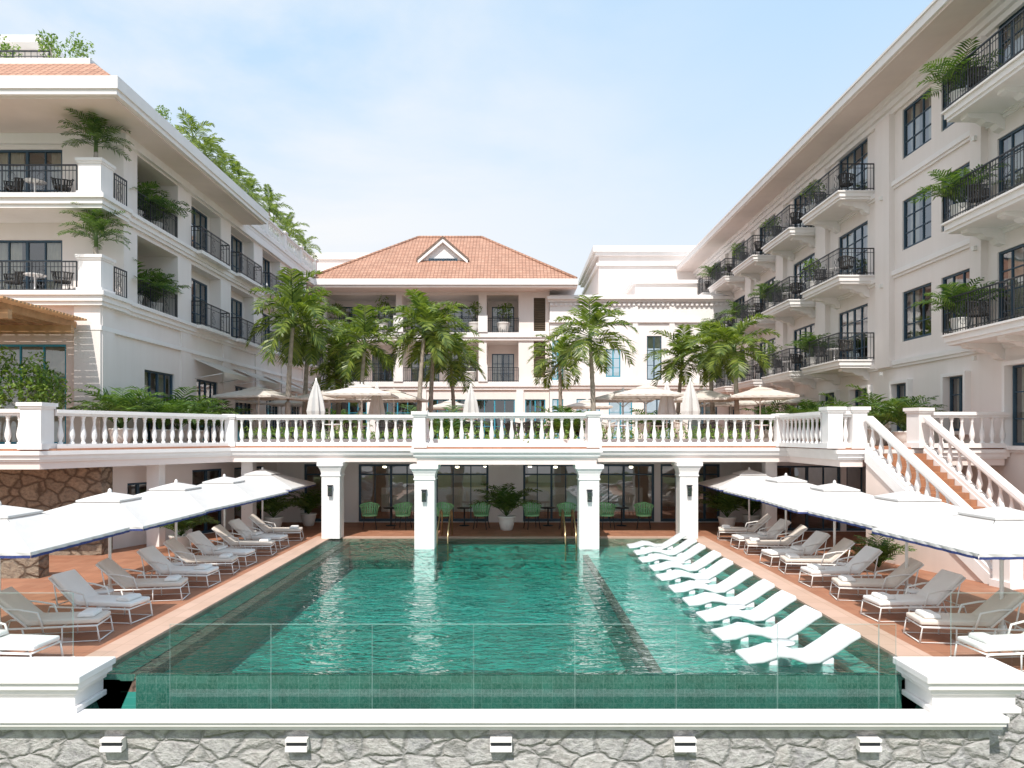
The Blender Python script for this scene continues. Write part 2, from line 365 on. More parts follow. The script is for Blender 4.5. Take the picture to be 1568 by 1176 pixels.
# ------------------------------------------------------------ vegetation
def frond(m,base,az,el,L,rnd,mat_,nl=22,wid=.05,bend=1.5,leaf=.36):
    p=Vector(base); st=L/12; pts=[p.copy()]; dirs=[]
    e=el
    for i in range(12):
        d=Vector((math.cos(az)*math.cos(e),math.sin(az)*math.cos(e),math.sin(e))); dirs.append(d)
        p=p+d*st; pts.append(p.copy()); e-=bend/12*(.55+1.0*i/12)
    dirs.append(dirs[-1])
    m.tube(pts[::3],[.022*L/2,.016*L/2,.012*L/2,.008*L/2,.004],3,mat_,False)
    side=Vector((-math.sin(az),math.cos(az),0))
    for k in range(nl):
        t_=.16+.84*(k+.5)/nl; i=min(11,int(t_*12)); fr=t_*12-i
        q=pts[i].lerp(pts[i+1],fr); d=dirs[i]
        up=side.cross(d)*-1 if side.cross(d).z<0 else side.cross(d)
        ll=leaf*L*(math.sin(math.pi*(.15+.8*t_))**.7)*rnd.uniform(.85,1.1)
        for s_ in (-1,1):
            dr=(side*s_*.8+d*.6+up*rnd.uniform(.05,.45)).normalized()
            w=d*wid*.5
            mid=q+dr*ll*.5+Vector((0,0,-.03*ll)); tip=q+dr*ll*.97+Vector((0,0,-.32*ll*rnd.uniform(.5,1.2)))
            m.add([q-w*.5,q+w*.5,mid+w,mid-w,tip],[(0,1,2,3),(3,2,4)],mat_)
def palm_mesh(name,H,nf,L,seed,tr=.09,leaf=PALM,trunks=1,elr=(-.3,1.4),bend=1.45,nl=24,wid=.085,lf=.37):
    m=M(); r=random.Random(seed)
    for tnum in range(trunks):
        a0=r.uniform(0,6.28); ln=r.uniform(.02,.08)*H; bx,by=(0,0) if trunks==1 else (.2*math.cos(a0+tnum*3),.2*math.sin(a0+tnum*3))
        hh=H*(1 if tnum==0 else r.uniform(.75,.92)); pts=[];rs=[]
        k=26
        for i in range(k+1):
            t_=i/k; pts.append((bx+math.cos(a0)*ln*t_*t_,by+math.sin(a0)*ln*t_*t_,hh*t_)); rs.append(tr*(1.35-.6*t_+(.35 if t_<.04 else 0))*(1.07 if i%2 else .97))
        if H>.3:
            m.tube(pts,rs,9,TRUNK)
            tx,ty,tz=pts[-1]; m.tube([(tx,ty,tz-.05),(tx,ty,tz+.2),(tx,ty,tz+.5)],[tr*.95,tr*.85,tr*.35],8,PALMD)
        tx,ty,tz=pts[-1]
        for i in range(nf):
            t_=i/(nf-1) if nf>1 else 0
            el=elr[1]+(elr[0]-elr[1])*(t_**.8)+r.uniform(-.1,.1); az=i*2.399+r.uniform(-.25,.25)
            frond(m,(tx,ty,tz+(.35 if H>.3 else .02)*(1-t_*.7)),az,el,L*r.uniform(.82,1.08),r,leaf,nl,wid,bend*r.uniform(.8,1.2),lf)
    return m.mesh(name)
PM=[palm_mesh('palm_a',3.7,22,1.95,1),palm_mesh('palm_b',3.7,20,1.85,5),palm_mesh('palm_c',3.7,21,1.95,9),palm_mesh('palm_d',3.7,16,1.75,12,trunks=2)]
RP=palm_mesh('palm_roof',3.9,13,1.8,44,tr=.08,nl=20)
SP=[palm_mesh('areca_a',.05,18,1.25,21,leaf=PALMD,elr=(.75,1.5),bend=1.2,nl=16,wid=.05),palm_mesh('areca_b',.05,15,1.2,25,leaf=PALMD,elr=(.65,1.45),bend=1.35,nl=16,wid=.05)]
PYG=palm_mesh('pygmy_date',.35,24,1.05,33,tr=.06,leaf=PALMD,elr=(.45,1.45),bend=1.3,nl=18,wid=.04,lf=.28)
def clump(m,c,rad,n,size,rnd,mat_):
    lobes=[(Vector(c)+Vector((rnd.uniform(-.5,.5)*rad[0],rnd.uniform(-.5,.5)*rad[1],rnd.uniform(-.4,.5)*rad[2])),rnd.uniform(.45,.8)) for _ in range(7)]
    for _ in range(n):
        lc,ls=rnd.choice(lobes)
        v=Vector((rnd.gauss(0,1),rnd.gauss(0,1),rnd.gauss(0,1))).normalized()*rnd.uniform(.5,1)**.5
        p=lc+Vector((v.x*rad[0]*ls,v.y*rad[1]*ls,v.z*rad[2]*ls))
        a=Vector((rnd.uniform(-1,1),rnd.uniform(-1,1),rnd.uniform(-.6,1))).normalized(); b=a.cross(Vector((rnd.uniform(-1,1),rnd.uniform(-1,1),1))).normalized()
        s_=size*rnd.uniform(.6,1.3)
        m.add([p-a*s_,p+b*s_*.45,p+a*s_,p-b*s_*.45],[(0,1,2,3)],mat_)
def bush_mesh(name,seed,rad=(.45,.45,.4),n=420,size=.055,stem=True):
    m=M(); r=random.Random(seed); clump(m,(0,0,rad[2]+.2),rad,n,size,r,BUSH)
    if stem:
        for i in range(5):
            a=r.uniform(0,6.28); m.tube([(0,0,0),(.1*math.cos(a),.1*math.sin(a),.25),(.3*rad[0]*math.cos(a)*2,.3*rad[0]*math.sin(a)*2,.55)],[.02,.015,.006],4,TRUNK)
    return m.mesh(name)
BM=[bush_mesh('shrub_a',3),bush_mesh('shrub_b',4,(.4,.4,.55),420),bush_mesh('shrub_c',8,(.9,.6,.75),1700,.06)]
mp_=M(); mp_.lathe(0,0,0,[(.16,0),(.2,.02),(.27,.3),(.29,.42),(.31,.44),(.31,.48),(.26,.48),(.26,.43)],18,POT); mp_.lathe(0,0,.42,[(.26,0),(.25,.01)],18,SOIL)
POTM=mp_.mesh('planter')
def potted(loc,kind='palm',s=1,rz=None,ps=1):
    e=empty('potted_palm' if kind!='bush' else 'potted_shrub'); e.location=loc
    inst('pot',POTM,(0,0,0),0,s*ps,e)
    me=R.choice(SP) if kind=='palm' else (PYG if kind=='pyg' else R.choice(BM[:2]))
    inst('foliage',me,(0,0,.4*s*ps),R.uniform(0,6) if rz is None else rz,s,e)
    return e

# ------------------------------------------------------------ furniture meshes
def lounger_mesh(name,cm,tow):
    m=M(); f=M()
    W=.31
    for s_ in (-1,1):
        y=s_*W
        f.tube([(.02,y,.0),(.10,y,.27),(1.68,y,.27),(1.72,y,0)],.018,6,WMET)
        f.tube([(.55,y,.27),(.62,y,0)],.015,6,WMET); f.tube([(1.15,y,.27),(1.15,y,.0)],.013,6,WMET)
        f.tube([(.62,y,.29),(.08,y,.80)],.018,6,WMET)
        f.tube([(.28,y,.60),(.5,y,.58),(.78,y,.52),(.86,y,.27)],.018,6,WMET)
        f.tube([(.18,y,.69),(.26,y,.27)],.013,6,WMET)
        f.tube([(.02,y,.02),(1.72,y,.02)],.009,4,WMET)
    for x in (.1,.6,1.15,1.68): f.tube([(x,-W,.27),(x,W,.27)],.014,6,WMET)
    for x in (.02,1.72): f.tube([(x,-W,.02),(x,W,.02)],.012,6,WMET)
    f.tube([(.08,-W,.80),(.08,W,.80)],.016,6,WMET)
    prof=[(1.70,.30),(1.70,.38),(.64,.39),(.13,.87),(.06,.81),(.56,.30)]
    a=[(x,-.29,z) for x,z in prof]; b=[(x,.29,z) for x,z in prof]
    n=6
    m.add(a+b,[(0,1,2,5),(5,2,3,4),(6,11,8,7),(11,10,9,8)]+[(i,n+i,n+(i+1)%n,(i+1)%n) for i in range(n)],cm)
    if tow: m.hexa([(1.32,-.2,.385),(1.60,-.2,.385),(1.60,.2,.385),(1.32,.2,.385),(1.34,-.19,.46),(1.58,-.19,.46),(1.58,.19,.46),(1.34,.19,.46)],CUSH)
    else: m.hexa([(.70,-.24,.40),(.92,-.24,.40),(.92,.24,.40),(.70,.24,.40),(.72,-.22,.47),(.90,-.22,.47),(.90,.22,.47),(.72,.22,.47)],CUSH)
    cm_=baked(m,name+'c',.028,3)
    fm=f.mesh('fr')
    o1=bpy.data.objects.new('a',cm_); o2=bpy.data.objects.new('b',fm); sc.collection.objects.link(o1); sc.collection.objects.link(o2)
    with bpy.context.temp_override(active_object=o1,selected_editable_objects=[o1,o2],selected_objects=[o1,o2],object=o1): bpy.ops.object.join()
    me=o1.data; bpy.data.objects.remove(o1); me.name=name; return me
LW=lounger_mesh('lounger_white',CUSH,True); LB=lounger_mesh('lounger_beige',CUSHB,True); LW2=lounger_mesh('lounger_white_b',CUSH,False)
def poolchaise():
    m=M()
    ctrl=[(0,.08),(.25,.12),(.5,.20),(.7,.18),(.95,.09),(1.15,.10),(1.4,.25),(1.65,.42),(1.8,.50)]
    bot=[(x+(.03 if x>1.2 else 0),z-.09) for x,z in ctrl]; bot[0]=(0,.01)
    n=len(ctrl); W=.30; vs=[]
    for y in (-W,W):
        vs+=[(x,y,z) for x,z in ctrl]+[(x,y,z) for x,z in bot]
    k=2*n; fs=[]
    for i in range(n-1):
        fs+=[(i,i+1,k+i+1,k+i),(n+i,k+n+i,k+n+i+1,n+i+1),(i,n+i,n+i+1,i+1),(k+i,k+i+1,k+n+i+1,k+n+i)]
    fs+=[(0,k,k+n,n),(n-1,2*n-1,k+2*n-1,k+n-1)]
    m.add(vs,fs,PLAS)
    m.box(.35,.5,-W+.03,W-.03,-.28,.08,PLAS); m.box(1.2,1.4,-W+.03,W-.03,-.28,.10,PLAS)
    return baked(m,'pool_chaise',.03,3)
CH=poolchaise()
mt=M(); mt.lathe(0,0,-.28,[(.14,0),(.1,.3),(.1,.38),(.22,.40),(.22,.44)],20,PLAS); PTAB=mt.mesh('resin_side_table')
def umbrella_mesh(name,fab,trimm,w=1.33,edge=1.72,apex=2.28):
    m=M()
    K=6
    for tier in (0,1):
        if tier==0: hw0,z0,hw1,z1=w,edge,.30,apex-.12
        else: hw0,z0,hw1,z1=.46,apex-.12,.02,apex+.02
        for q in range(4):
            a=q*math.pi/2; c,s_=math.cos(a),math.sin(a)
            rot=lambda x,y,z:(c*x-s_*y,s_*x+c*y,z)
            rows=5 if tier==0 else 2; grid=[]
            for i in range(rows+1):
                t_=i/rows; hw=hw0+(hw1-hw0)*t_; z=z0+(z1-z0)*(t_**.92)
                row=[]
                for j in range(K+1):
                    u=-1+2*j/K; sag=-.055*(1-u*u)*math.sin(math.pi*min(1,t_+.15))*(1 if tier==0 else .2)
                    row.append(rot(hw,u*hw,z+sag))
                grid.append(row)
            vs=[p for r_ in grid for p in r_]; fs=[(i*(K+1)+j,i*(K+1)+j+1,(i+1)*(K+1)+j+1,(i+1)*(K+1)+j) for i in range(rows) for j in range(K)]
            m.add(vs,fs,fab)
            if tier==1: # hanging lip of the wind vent
                m.add([rot(hw0,-hw0,z0),rot(hw0,hw0,z0),rot(hw0,hw0,z0-.035),rot(hw0,-hw0,z0-.035)],[(0,1,2,3)],fab)
            if tier==0:
                for (za,zb,mt_,off) in ((0,-.05,fab,.004),(-.05,-.09,trimm,.004)):
                    vs=[];n=24
                    for j in range(n+1):
                        u=-1+2*j/n; o_=off+.012*math.sin(j*2.1)
                        vs+=[rot(w+off+(0 if za==0 else o_),u*w,z0+za),rot(w+o_,u*w,z0+zb)]
                    m.add(vs,[(2*j,2*j+1,2*j+3,2*j+2) for j in range(n)],mt_)
            m.tube([rot(.05,.05,apex-.02),rot(w-.02,w-.02,edge-.02)],.012,5,WMET)
            m.tube([rot(.04,0,edge-.35),rot(w*.5,w*.5,edge+.22)],.010,5,WMET)
    m.tube([(0,0,0),(0,0,apex+.05)],.032,10,WMET); m.lathe(0,0,apex,[(.03,0),(.045,.03),(.03,.08),(.005,.1)],10,WMET)
    m.box(-.35,.35,-.35,.35,.0,.06,WMET); m.lathe(0,0,.06,[(.07,0),(.05,.2),(.035,.22)],10,WMET)
    return m.mesh(name)
UM=umbrella_mesh('pool_umbrella',FABW,BLUE,1.45,1.74,2.28); UC=umbrella_mesh('terrace_umbrella',FABC,FABC,1.35,2.02,2.45)
mc=M(); vs=[];nn=16;prof=[(.05,1.0),(.17,1.05),(.2,1.3),(.15,1.8),(.08,2.2),(.03,2.45),(.005,2.55)]
for r_,z in prof:
    for k in range(nn):
        a=2*math.pi*k/nn; rr=r_*(1.25 if k%2 else .75)*1.5; vs.append((rr*math.cos(a),rr*math.sin(a),z))
mc.add(vs,[(j*nn+k,j*nn+(k+1)%nn,(j+1)*nn+(k+1)%nn,(j+1)*nn+k) for j in range(len(prof)-1) for k in range(nn)],FABW)
mc.tube([(0,0,0),(0,0,2.6)],.03,8,WMET); mc.box(-.3,.3,-.3,.3,0,.06,WMET); UCL=mc.mesh('closed_umbrella')
def chair_mesh(name,cm,leg):
    m=M(); 
    m.lathe(0,0,.40,[(.22,0),(.235,.015),(.235,.045),(.2,.06)],16,cm)
    for x,y in ((-.18,-.18),(.18,-.18),(-.18,.18),(.18,.18)): m.tube([(x*.85,y*.85,.42),(x*1.15,y*1.15,0)],.013,5,leg)
    K=14
    for i in range(K):
        a=math.radians(-20+220*i/(K-1)); b=math.radians(-20+220*(i+.72)/(K-1))
        h=.80-.10*abs(i-(K-1)/2)/((K-1)/2)
        P=lambda a_,z,r_:(r_*math.cos(a_),r_*math.sin(a_),z)
        m.add([P(a,.45,.235),P(b,.45,.235),P(b,h,.29),P(a,h,.29)],[(0,1,2,3)],cm)
    pts=[(.295*math.cos(math.radians(-20+220*i/13)),.295*math.sin(math.radians(-20+220*i/13)),.80-.10*abs(i-6.5)/6.5) for i in range(14)]
    m.tube(pts,.02,6,cm)
    pts=[(.255*math.cos(math.radians(-20+220*i/13)),.255*math.sin(math.radians(-20+220*i/13)),.6) for i in range(14)]
    m.tube(pts,.014,5,cm)
    return m.mesh(name)
CG=chair_mesh('mint_chair',MINT,IRON); CD=chair_mesh('dark_chair',BLACKW,IRON); CW=chair_mesh('cream_chair',FABC,IRON)
mt=M(); mt.lathe(0,0,.0,[(.2,0),(.2,.02),(.03,.04),(.03,.66),(.3,.68),(.3,.71)],18,IRON); TAB=mt.mesh('bistro_table')
mt=M(); mt.lathe(0,0,.0,[(.2,0),(.2,.02),(.03,.04),(.03,.66),(.32,.68),(.32,.71)],18,TRIM); TABW=mt.mesh('bistro_table_w')

# ============================================================ GROUND & POOL
g=M(); g.box(-400,400,-60,700,-3.3,-3.0,GROUND); g.obj('ground')
d=M()
WX0,WX1=-6.2,6.1
d.box(-26,-6.75,10.62,36,-.3,0,TERRA); d.box(6.65,24,10.62,36,-.3,0,TERRA)
d.box(-6.75,6.65,24.9,36,-.3,0,TERRA)
d.box(-6.75,WX0,10.62,24.9,-.3,.012,COPE); d.box(WX1,6.65,10.62,24.9,-.3,.012,COPE); d.box(WX0,WX1,24.6,24.9,-.3,.012,COPE)
d.obj('pool_deck')
pe=empty('swimming_pool')
b=M()
b.box(-5.55,2.2,10.75,24.6,-1.5,-1.05,PFLOOR)
b.box(WX0,-5.78,10.6,24.6,-1.5,-.10,GRIM); b.box(-5.78,-5.55,10.6,24.6,-.28,-.12,BROWN); b.box(-5.78,-5.551,10.6,24.6,-1.5,-.281,PWALL)
b.box(2.2,2.36,10.75,24.6,-.30,-.20,BROWN); b.box(2.202,2.36,10.75,24.6,-1.5,-.301,PWALL); b.box(2.36,5.25,10.75,24.6,-1.5,-.30,SHELF); b.box(5.25,5.36,10.75,24.6,-1.5,-.27,BROWN)
b.box(5.36,5.75,10.75,24.6,-1.5,-.20,SHELF)
b.box(5.75,WX1,10.6,24.6,-1.5,-.10,GRIM)
b.box(-5.55,5.75,10.6,10.75,-1.5,-.045,GTILE)
b.box(-5.55,2.2,24.5,24.6,-1.05,-.12,GRIM)
for i in range(4): b.box(-2.5,2.15,24.5-.45*(i+1),24.5-.45*i,-1.05,-.2-.2*i,PFLOOR)
b.add([(-6.3,9.98,-.10),(-6.3,10.6,-.02),(-5.55,10.6,-.02),(-6.2,9.98,-.75),(-5.93,10.6,-.9),(-5.55,10.6,-.9)],[(0,1,2,4,3)],GTILE)
b.add([(6.2,9.98,-.10),(6.2,10.6,-.02),(5.75,10.6,-.02),(6.05,9.98,-.75),(5.75,10.6,-.9)],[(0,1,2,4,3)],GTILE)
b.box(-6.3,6.2,9.95,10.6,-1.1,-1.0,GTILE)
b.obj('basin',pe)
w=M(); w.add([(WX0,10.6,-.03),(WX1,10.6,-.03),(WX1,24.6,-.03),(WX0,24.6,-.03)],[(0,1,2,3)],WATER); w.add([(-6.3,10.05,-.72),(6.2,10.05,-.72),(6.2,10.6,-.72),(-6.3,10.6,-.72)],[(0,1,2,3)],WATER)
w.obj('water',pe)
for x in (-2.45,2.1):
    h=M()
    for dx in (0,-.35 if x>0 else .35):
        h.tube([(x+dx,25.2,0),(x+dx,25.2,.75),(x+dx,25.0,.92),(x+dx,24.6,.9),(x+dx,23.6,.35),(x+dx,23.5,.1),(x+dx,23.5,-.6)],.028,8,BRASS)
    h.obj('pool_handrail')

rw=empty('retaining_wall')
s=M(); s.box(-14,6.60,9.93,10.0,-3.02,-.50,STONE); s.box(6.60,24,10.5,10.6,-3.02,-.05,STONE); s.box(6.50,6.595,10.0,10.5,-3.02,-.5,STONE); s.obj('rubble_face',rw)
c=M()
c.box(-14,6.74,9.72,10.05,-.40,-.32,TRIM); c.box(-14,6.72,9.75,10.0,-.46,-.40,TRIM); c.box(-14,6.70,9.80,9.99,-.52,-.46,TRIM)
for (xa,xb) in ((-14,-5.98),(5.75,7.0)):
    L=xa>0
    for (z0,z1,e) in ((-.32,-.24,.0),(-.24,-.06,-.05),(-.06,.02,.0),(.02,.12,.06),(.12,.22,.10)):
        c.box(xa-(e if L else 0),xb+e,9.86-e,10.62+max(e,0)*.5,z0,z1,TRIM)
c.obj('coping',rw,bevel=.012)
for x in (-5.48,-2.95,-.15,2.37,4.9):
    l=M(); l.box(x-.15,x+.15,9.84,9.928,-.82,-.65,TRIM); l.box(x-.15,x+.15,9.80,9.84,-.69,-.65,TRIM); l.box(x-.15,x+.15,9.80,9.84,-.82,-.75,TRIM); l.box(x-.14,x+.14,9.832,9.839,-.748,-.692,IRON)
    l.obj('wall_light')
gr=M(); x=-4.9
while x<5.4:
    x2=min(x+1.45,5.5); gr.add([(x+.005,10.28,-.9),(x2-.005,10.28,-.9),(x2-.005,10.28,.80),(x+.005,10.28,.80)],[(0,1,2,3)],CLEAR); gr.box(x+.005,x2-.005,10.277,10.287,.80,.8035,GEDGE)
    for xx in (x+.004,x2-.0055): gr.box(xx,xx+.0015,10.277,10.287,-.9,.80,GEDGE)
    x=x2
for sx in (-1,1):
    for k in range(2):
        xa=6.55+k*1.25; xs=sorted((sx*xa,sx*(xa+1.2))); gr.add([(xs[0],10.72,.02),(xs[1],10.72,.02),(xs[1],10.72,1.15),(xs[0],10.72,1.15)],[(0,1,2,3)],CLEAR)
        gr.box(xs[0],xs[1],10.717,10.727,1.15,1.154,GEDGE)
        for xx in xs: gr.box(xx-.0015,xx+.0015,10.717,10.727,.02,1.15,GEDGE); gr.box(xx-.012,xx+.012,10.70,10.75,.0,.2,WMET)
gr.obj('glass_balustrade')

# ============================================================ TERRACE
te=empty('terrace')
poly=[(-26,19.0),(-12.5,19.0),(-9.55,24.4),(-3.05,24.4),(-3.05,22.15),(2.72,22.15),(2.72,24.4),(9.35,24.4),(9.35,20.6),(10.15,20.6),(10.45,21.0),(12.35,21.6),(14.98,21.6),(14.98,49.4),(-26,49.4)]
T=M(); T.prism(offset(poly,-.10),2.60,2.80,SOFF); T.prism(offset(poly,-.05),2.80,2.86,TRIM); T.prism(poly,2.86,2.98,TRIM); T.prism(offset(poly,.07),2.98,3.09,TRIM); T.prism(offset(poly,-.02),3.09,3.15,TERRA)
T.obj('slab',te)
B=M()
zf=3.13
def seg(a,b): balustrade(B,(a[0],a[1],zf),(b[0],b[1],zf))
seg((-24,19.2),(-13.0,19.2)); pier(B,-12.72,19.25,zf,.55,1.25); 
seg((-12.45,19.55),(-9.75,24.45)); pier(B,-9.62,24.6,zf,.32,1.10)
seg((-9.4,24.58),(-2.9,24.58)); seg((-2.86,24.5),(-2.86,22.6)); pier(B,-2.86,22.36,zf,.36,1.12)
seg((-2.66,22.36),(2.33,22.36)); pier(B,2.53,22.36,zf,.36,1.12); seg((2.53,22.6),(2.53,24.5)); seg((2.57,24.58),(9.0,24.58)); pier(B,9.17,24.58,zf,.32,1.12)
seg((9.17,24.35),(9.17,21.1)); pier(B,9.3,20.85,zf,.42,1.2); 
D=Vector((.3,-.95,0)).normalized(); Pn=Vector((.95,.3,0)).normalized()
top=Vector((10.15,20.75,0)); Lst=4.15
pier(B,10.0,20.85,zf,.42,1.2); seg((9.5,20.8),(9.8,20.8))
pier(B,12.2,21.55,zf,.45,1.2,.3); seg((12.45,21.6),(14.9,21.6))
for off in (0,2.15):
    a=top+Pn*off+D*.2; bb=top+Pn*off+D*Lst
    balustrade(B,(a.x,a.y,3.08),(bb.x,bb.y,.12),.98,.30)
    B.beam((a.x,a.y,2.75),(bb.x,bb.y,-.20),.30,.34,TRIM)
    o2=Pn*.1
    B.hexa([a-o2,bb-o2,bb+o2,a+o2,a-o2+Vector((0,0,2.76)),bb-o2+Vector((0,0,.02)),bb+o2+Vector((0,0,.02)),a+o2+Vector((0,0,2.76))],PINKW)
    pier(B,bb.x+D.x*.2,bb.y+D.y*.2,0,.42,1.2,.3)
B.obj('balustrade',te)
S=M(); n=18
for i in range(n):
    a=top+D*(.1+Lst*i/n); b2=top+D*(.1+Lst*(i+1)/n); z=3.15*(1-(i+1)/n)
    q=[a+Pn*.17,b2+Pn*.17,b2+Pn*1.98,a+Pn*1.98]
    S.hexa([v for v in q]+[v+Vector((0,0,z+.001*i)) for v in q],STEP)
S.obj('steps',te)
C=M()
def column(x,y,w=.62):
    z0=-1.1 if y<24 else 0
    C.box(x-w/2,x+w/2,y,y+w,z0,2.12,TRIM)
    C.box(x-w/2-.03,x+w/2+.03,y-.03,y+w+.03,2.12,2.17,TRIM)
    for k in range(6): 
        e=.01+.08*(k/5)**1.8; C.box(x-w/2-e,x+w/2+e,y-e,y+w+e,2.17+.05*k,2.22+.05*k,TRIM)
    C.box(x-w/2-.13,x+w/2+.13,y-.13,y+w+.13,2.47,2.6,TRIM)
    C.box(x-.07,x+.07,y-.12,y-.05,1.45,1.80,IRON); C.box(x-.055,x+.055,y-.135,y-.121,1.5,1.75,GLASS); C.box(x-.09,x+.09,y-.14,y-.002,1.80,1.83,IRON)
for x,y in ((-6.15,24.35),(-2.72,22.3),(2.40,22.3),(6.0,24.35)): column(x,y)
for x,y in ((-9.3,25.2),(9.1,25.2),(-11.3,22.6)): C.box(x-.2,x+.2,y,y+.4,0,2.6,TRIM)
C.obj('columns',te,bevel=.010)
RS=empty('poolside_restaurant')
Wm=M(); F0=((0,29.0),(1,0),(0,-1))
ops=[(-8.4,-7.5,.02,2.35,.2),(-6.2,-3.6,.02,2.35,.2),(-3.1,-.95,.02,2.35,.2),(.45,2.75,.02,2.35,.2),(3.3,5.75,.02,2.35,.2),(6.0,6.7,.02,2.35,.2),(7.2,8.4,.02,2.35,.2)]
wall(Wm,F0,-9.5,9.3,0,2.6,ops,TRIM)
for o_ in ops: 
    w_=o_[1]-o_[0]; window(Wm,F0,o_[0],o_[1],o_[2],o_[3],-.12,max(1,round(w_/.62)),1,curtain=False,fw=.09)
    Wm.lb(F0,o_[0]+.09,o_[1]-.09,-.14,-.06,1.9,1.96,FRAME)
Fr=((0,26.2),(1,0),(0,-1))
ops=[(9.6,12.0,.02,2.4,.2),(12.2,14.6,.02,2.4,.2)]
wall(Wm,Fr,9.3,15,0,2.6,ops,TRIM)
for o_ in ops: window(Wm,Fr,o_[0],o_[1],o_[2],o_[3],-.12,4,2,curtain=False)
Wm.box(9.28,9.32,26.2,29.0,0,2.6,STUC)
Lf=Vector((2.8,7.0,0)); Lf.normalize(); Ff=((-12.3,22.0),(Lf.x,Lf.y),(Lf.y,-Lf.x))
ops=[(.6,1.5,.9,2.0,.15),(3.2,4.6,.02,2.3,.15),(5.2,6.8,.02,2.3,.15)]
wall(Wm,Ff,0,7.54,0,2.6,ops,STUC)
for o_ in ops: window(Wm,Ff,o_[0],o_[1],o_[2],o_[3],-.1,2,2,curtain=False)
Wm.box(-26,-12.3,21.6,22.0,0,2.6,STUC); 
Wm.box(-26,24,35.5,35.7,0,2.6,INTW); Wm.box(-15,-14.9,22,35.5,0,2.6,INTW); Wm.box(14.9,14.97,26,35.5,0,2.6,INTW)
Wm.box(-6,6,33,33.6,0,1.1,TRIM); Wm.box(-2.9,-1.5,35.2,35.45,1.2,2.1,TRIM); Wm.box(.8,2.4,35.2,35.45,1.2,2.1,TRIM)
for x in (-7.6,-5.6,-4.2,-2.4,-1.2,.8,1.9,3.9,5.2,7.5): Wm.lathe(x,31.8+R.uniform(-.5,1.5),2.2,[(.02,-.12),(.08,-.11),(.08,-.03),(.02,0)],10,GLOW)
Wm.obj('glazed_front',RS)
sw=M(); sw.box(-26,-12.0,21.0,21.59,0,2.58,STONEB); sw.box(-26,-11.6,17.6,18.0,0,.55,STONEB); sw.obj('stone_wall')
for x,rz in ((-5.35,.2),(-4.1,-.3),(-2.55,.3),(-1.15,-.2),(.75,.3),(2.05,-.2),(3.55,.2),(4.95,-.2)):
    inst('garden_chair',CG,(x,27.0,0),rz,1.2)
for x in (-4.7,-1.85,1.4,4.25): inst('cafe_table',TAB,(x,27.9,0),0,1)
potted((-.2,26.6,0),'palm',1.3,ps=.85); potted((-8.7,26.2,0),'palm',1.25,ps=.9); potted((7.9,26.4,0),'palm',1.2,ps=.9); potted((9.0,27.0,0),'palm',1.1); potted((-9.9,21.5,0),'palm',1.1); potted((-7.9,27.9,0),'palm',1.0)
inst('tropical_plant',SP[0],(9.6,18.8,0),0,.9)

# ============================================================ LEFT WING
LWg=empty('hotel_wing')
FL=((-13.3,0),(0,1),(1,0)); FF=((0,24.6),(1,0),(0,-1)); FG=((0,23.2),(1,0),(0,-1))
A=M(); W_=M(); I=M()
bays=[(25.5,28.6),(29.8,32.8),(34.0,37.0),(38.3,41.2),(42.4,45.3),(46.4,49.0)]
z1,z2,zt=8.1,11.2,13.85
DP=.5
ops=[]
for i,(a,b2) in enumerate(bays):
    dp=1.7 if i==0 else DP
    ops+=[(a,b2,z1,10.62,dp),(a,b2,z2,13.45,dp)]
wall(A,FL,24.6,49.4,7.75,14.0,ops,STUC,0,STUC)
gops=[(a+.5,b2-.3,3.16,5.9,.2) for a,b2 in bays]
wall(A,FL,23.2,49.4,3.1,7.75,gops,STUC)
for a,b2,c_,d_,_ in gops: window(W_,FL,a,b2,c_,d_,-.12,4,3)
for zz,ztop in ((z1,10.62),(z2,13.45)):
    ops=[(a+.35,b2-.25,zz+.03,zz+2.2,.12) for a,b2 in bays[1:]]
    wall(A,FL,29.3,49.4,zz,ztop,ops,STUC,-DP)
    for a,b2,c_,d_,_ in ops: window(W_,FL,a,b2,c_,d_,-DP-.06,4,3)
    ops=[(26.2,28.2,zz+.03,zz+2.2,.12)]
    wall(A,FL,24.9,29.2,zz,ztop,ops,STUC,-1.7)
    for a,b2,c_,d_,_ in ops: window(W_,FL,a,b2,c_,d_,-1.78,4,3)
    for i,(a,b2) in enumerate(bays):
        q=-13.33 if i==0 else -12.9
        if i: 
            A.lb(FL,a-.02,b2+.02,.24,.46,zz-.14,zz,TRIM)
            for yy in (a,b2): railing(I,(-13.3,yy),(q,yy),zz,1.0,False)
        railing(I,(q,a+.02),(q,b2-.02),zz,1.0)
for zz in (z1,z2):
    A.lb(FL,24.6,49.4,0,.10,zz-.42,zz-.30,TRIM); A.lb(FL,24.6,49.4,0,.16,zz-.30,zz-.12,TRIM); A.lb(FL,24.6,49.4,0,.24,zz-.12,zz+.01,TRIM)
    A.box(-26,-13.10,22.95,24.597,zz-.42,zz-.30,TRIM); A.box(-26,-13.05,22.88,24.598,zz-.30,zz-.12,TRIM); A.box(-26,-12.97,22.8,24.599,zz-.12,zz+.02,TRIM)
    pier(A,-13.58,23.45,zz,.72,1.22)
    railing(I,(-26,23.1),(-14.0,23.1),zz+.02,1.0); railing(I,(-13.2,23.85),(-13.2,24.6),zz+.02,1.0)
ops=[(-17.9,-15.4,z1+.03,z1+2.1,.15),(-17.9,-15.4,z2+.03,z2+2.1,.15),(-22,-19,z1+.03,z1+2.1,.15),(-22,-19,z2+.03,z2+2.1,.15)]
wall(A,FF,-26,-13.3,7.7,14.0,ops,STUC)
for a,b2,c_,d_,_ in ops: window(W_,FF,a,b2,c_,d_,-.1,4,3)
A.lb(FF,-14.95,-14.25,0,.12,8.1,13.45,STUC)
A.lb(FF,-26,-13.3,0,.15,13.45,13.86,TRIM); A.lb(FL,24.45,49.4,0,.15,13.52,13.84,TRIM)
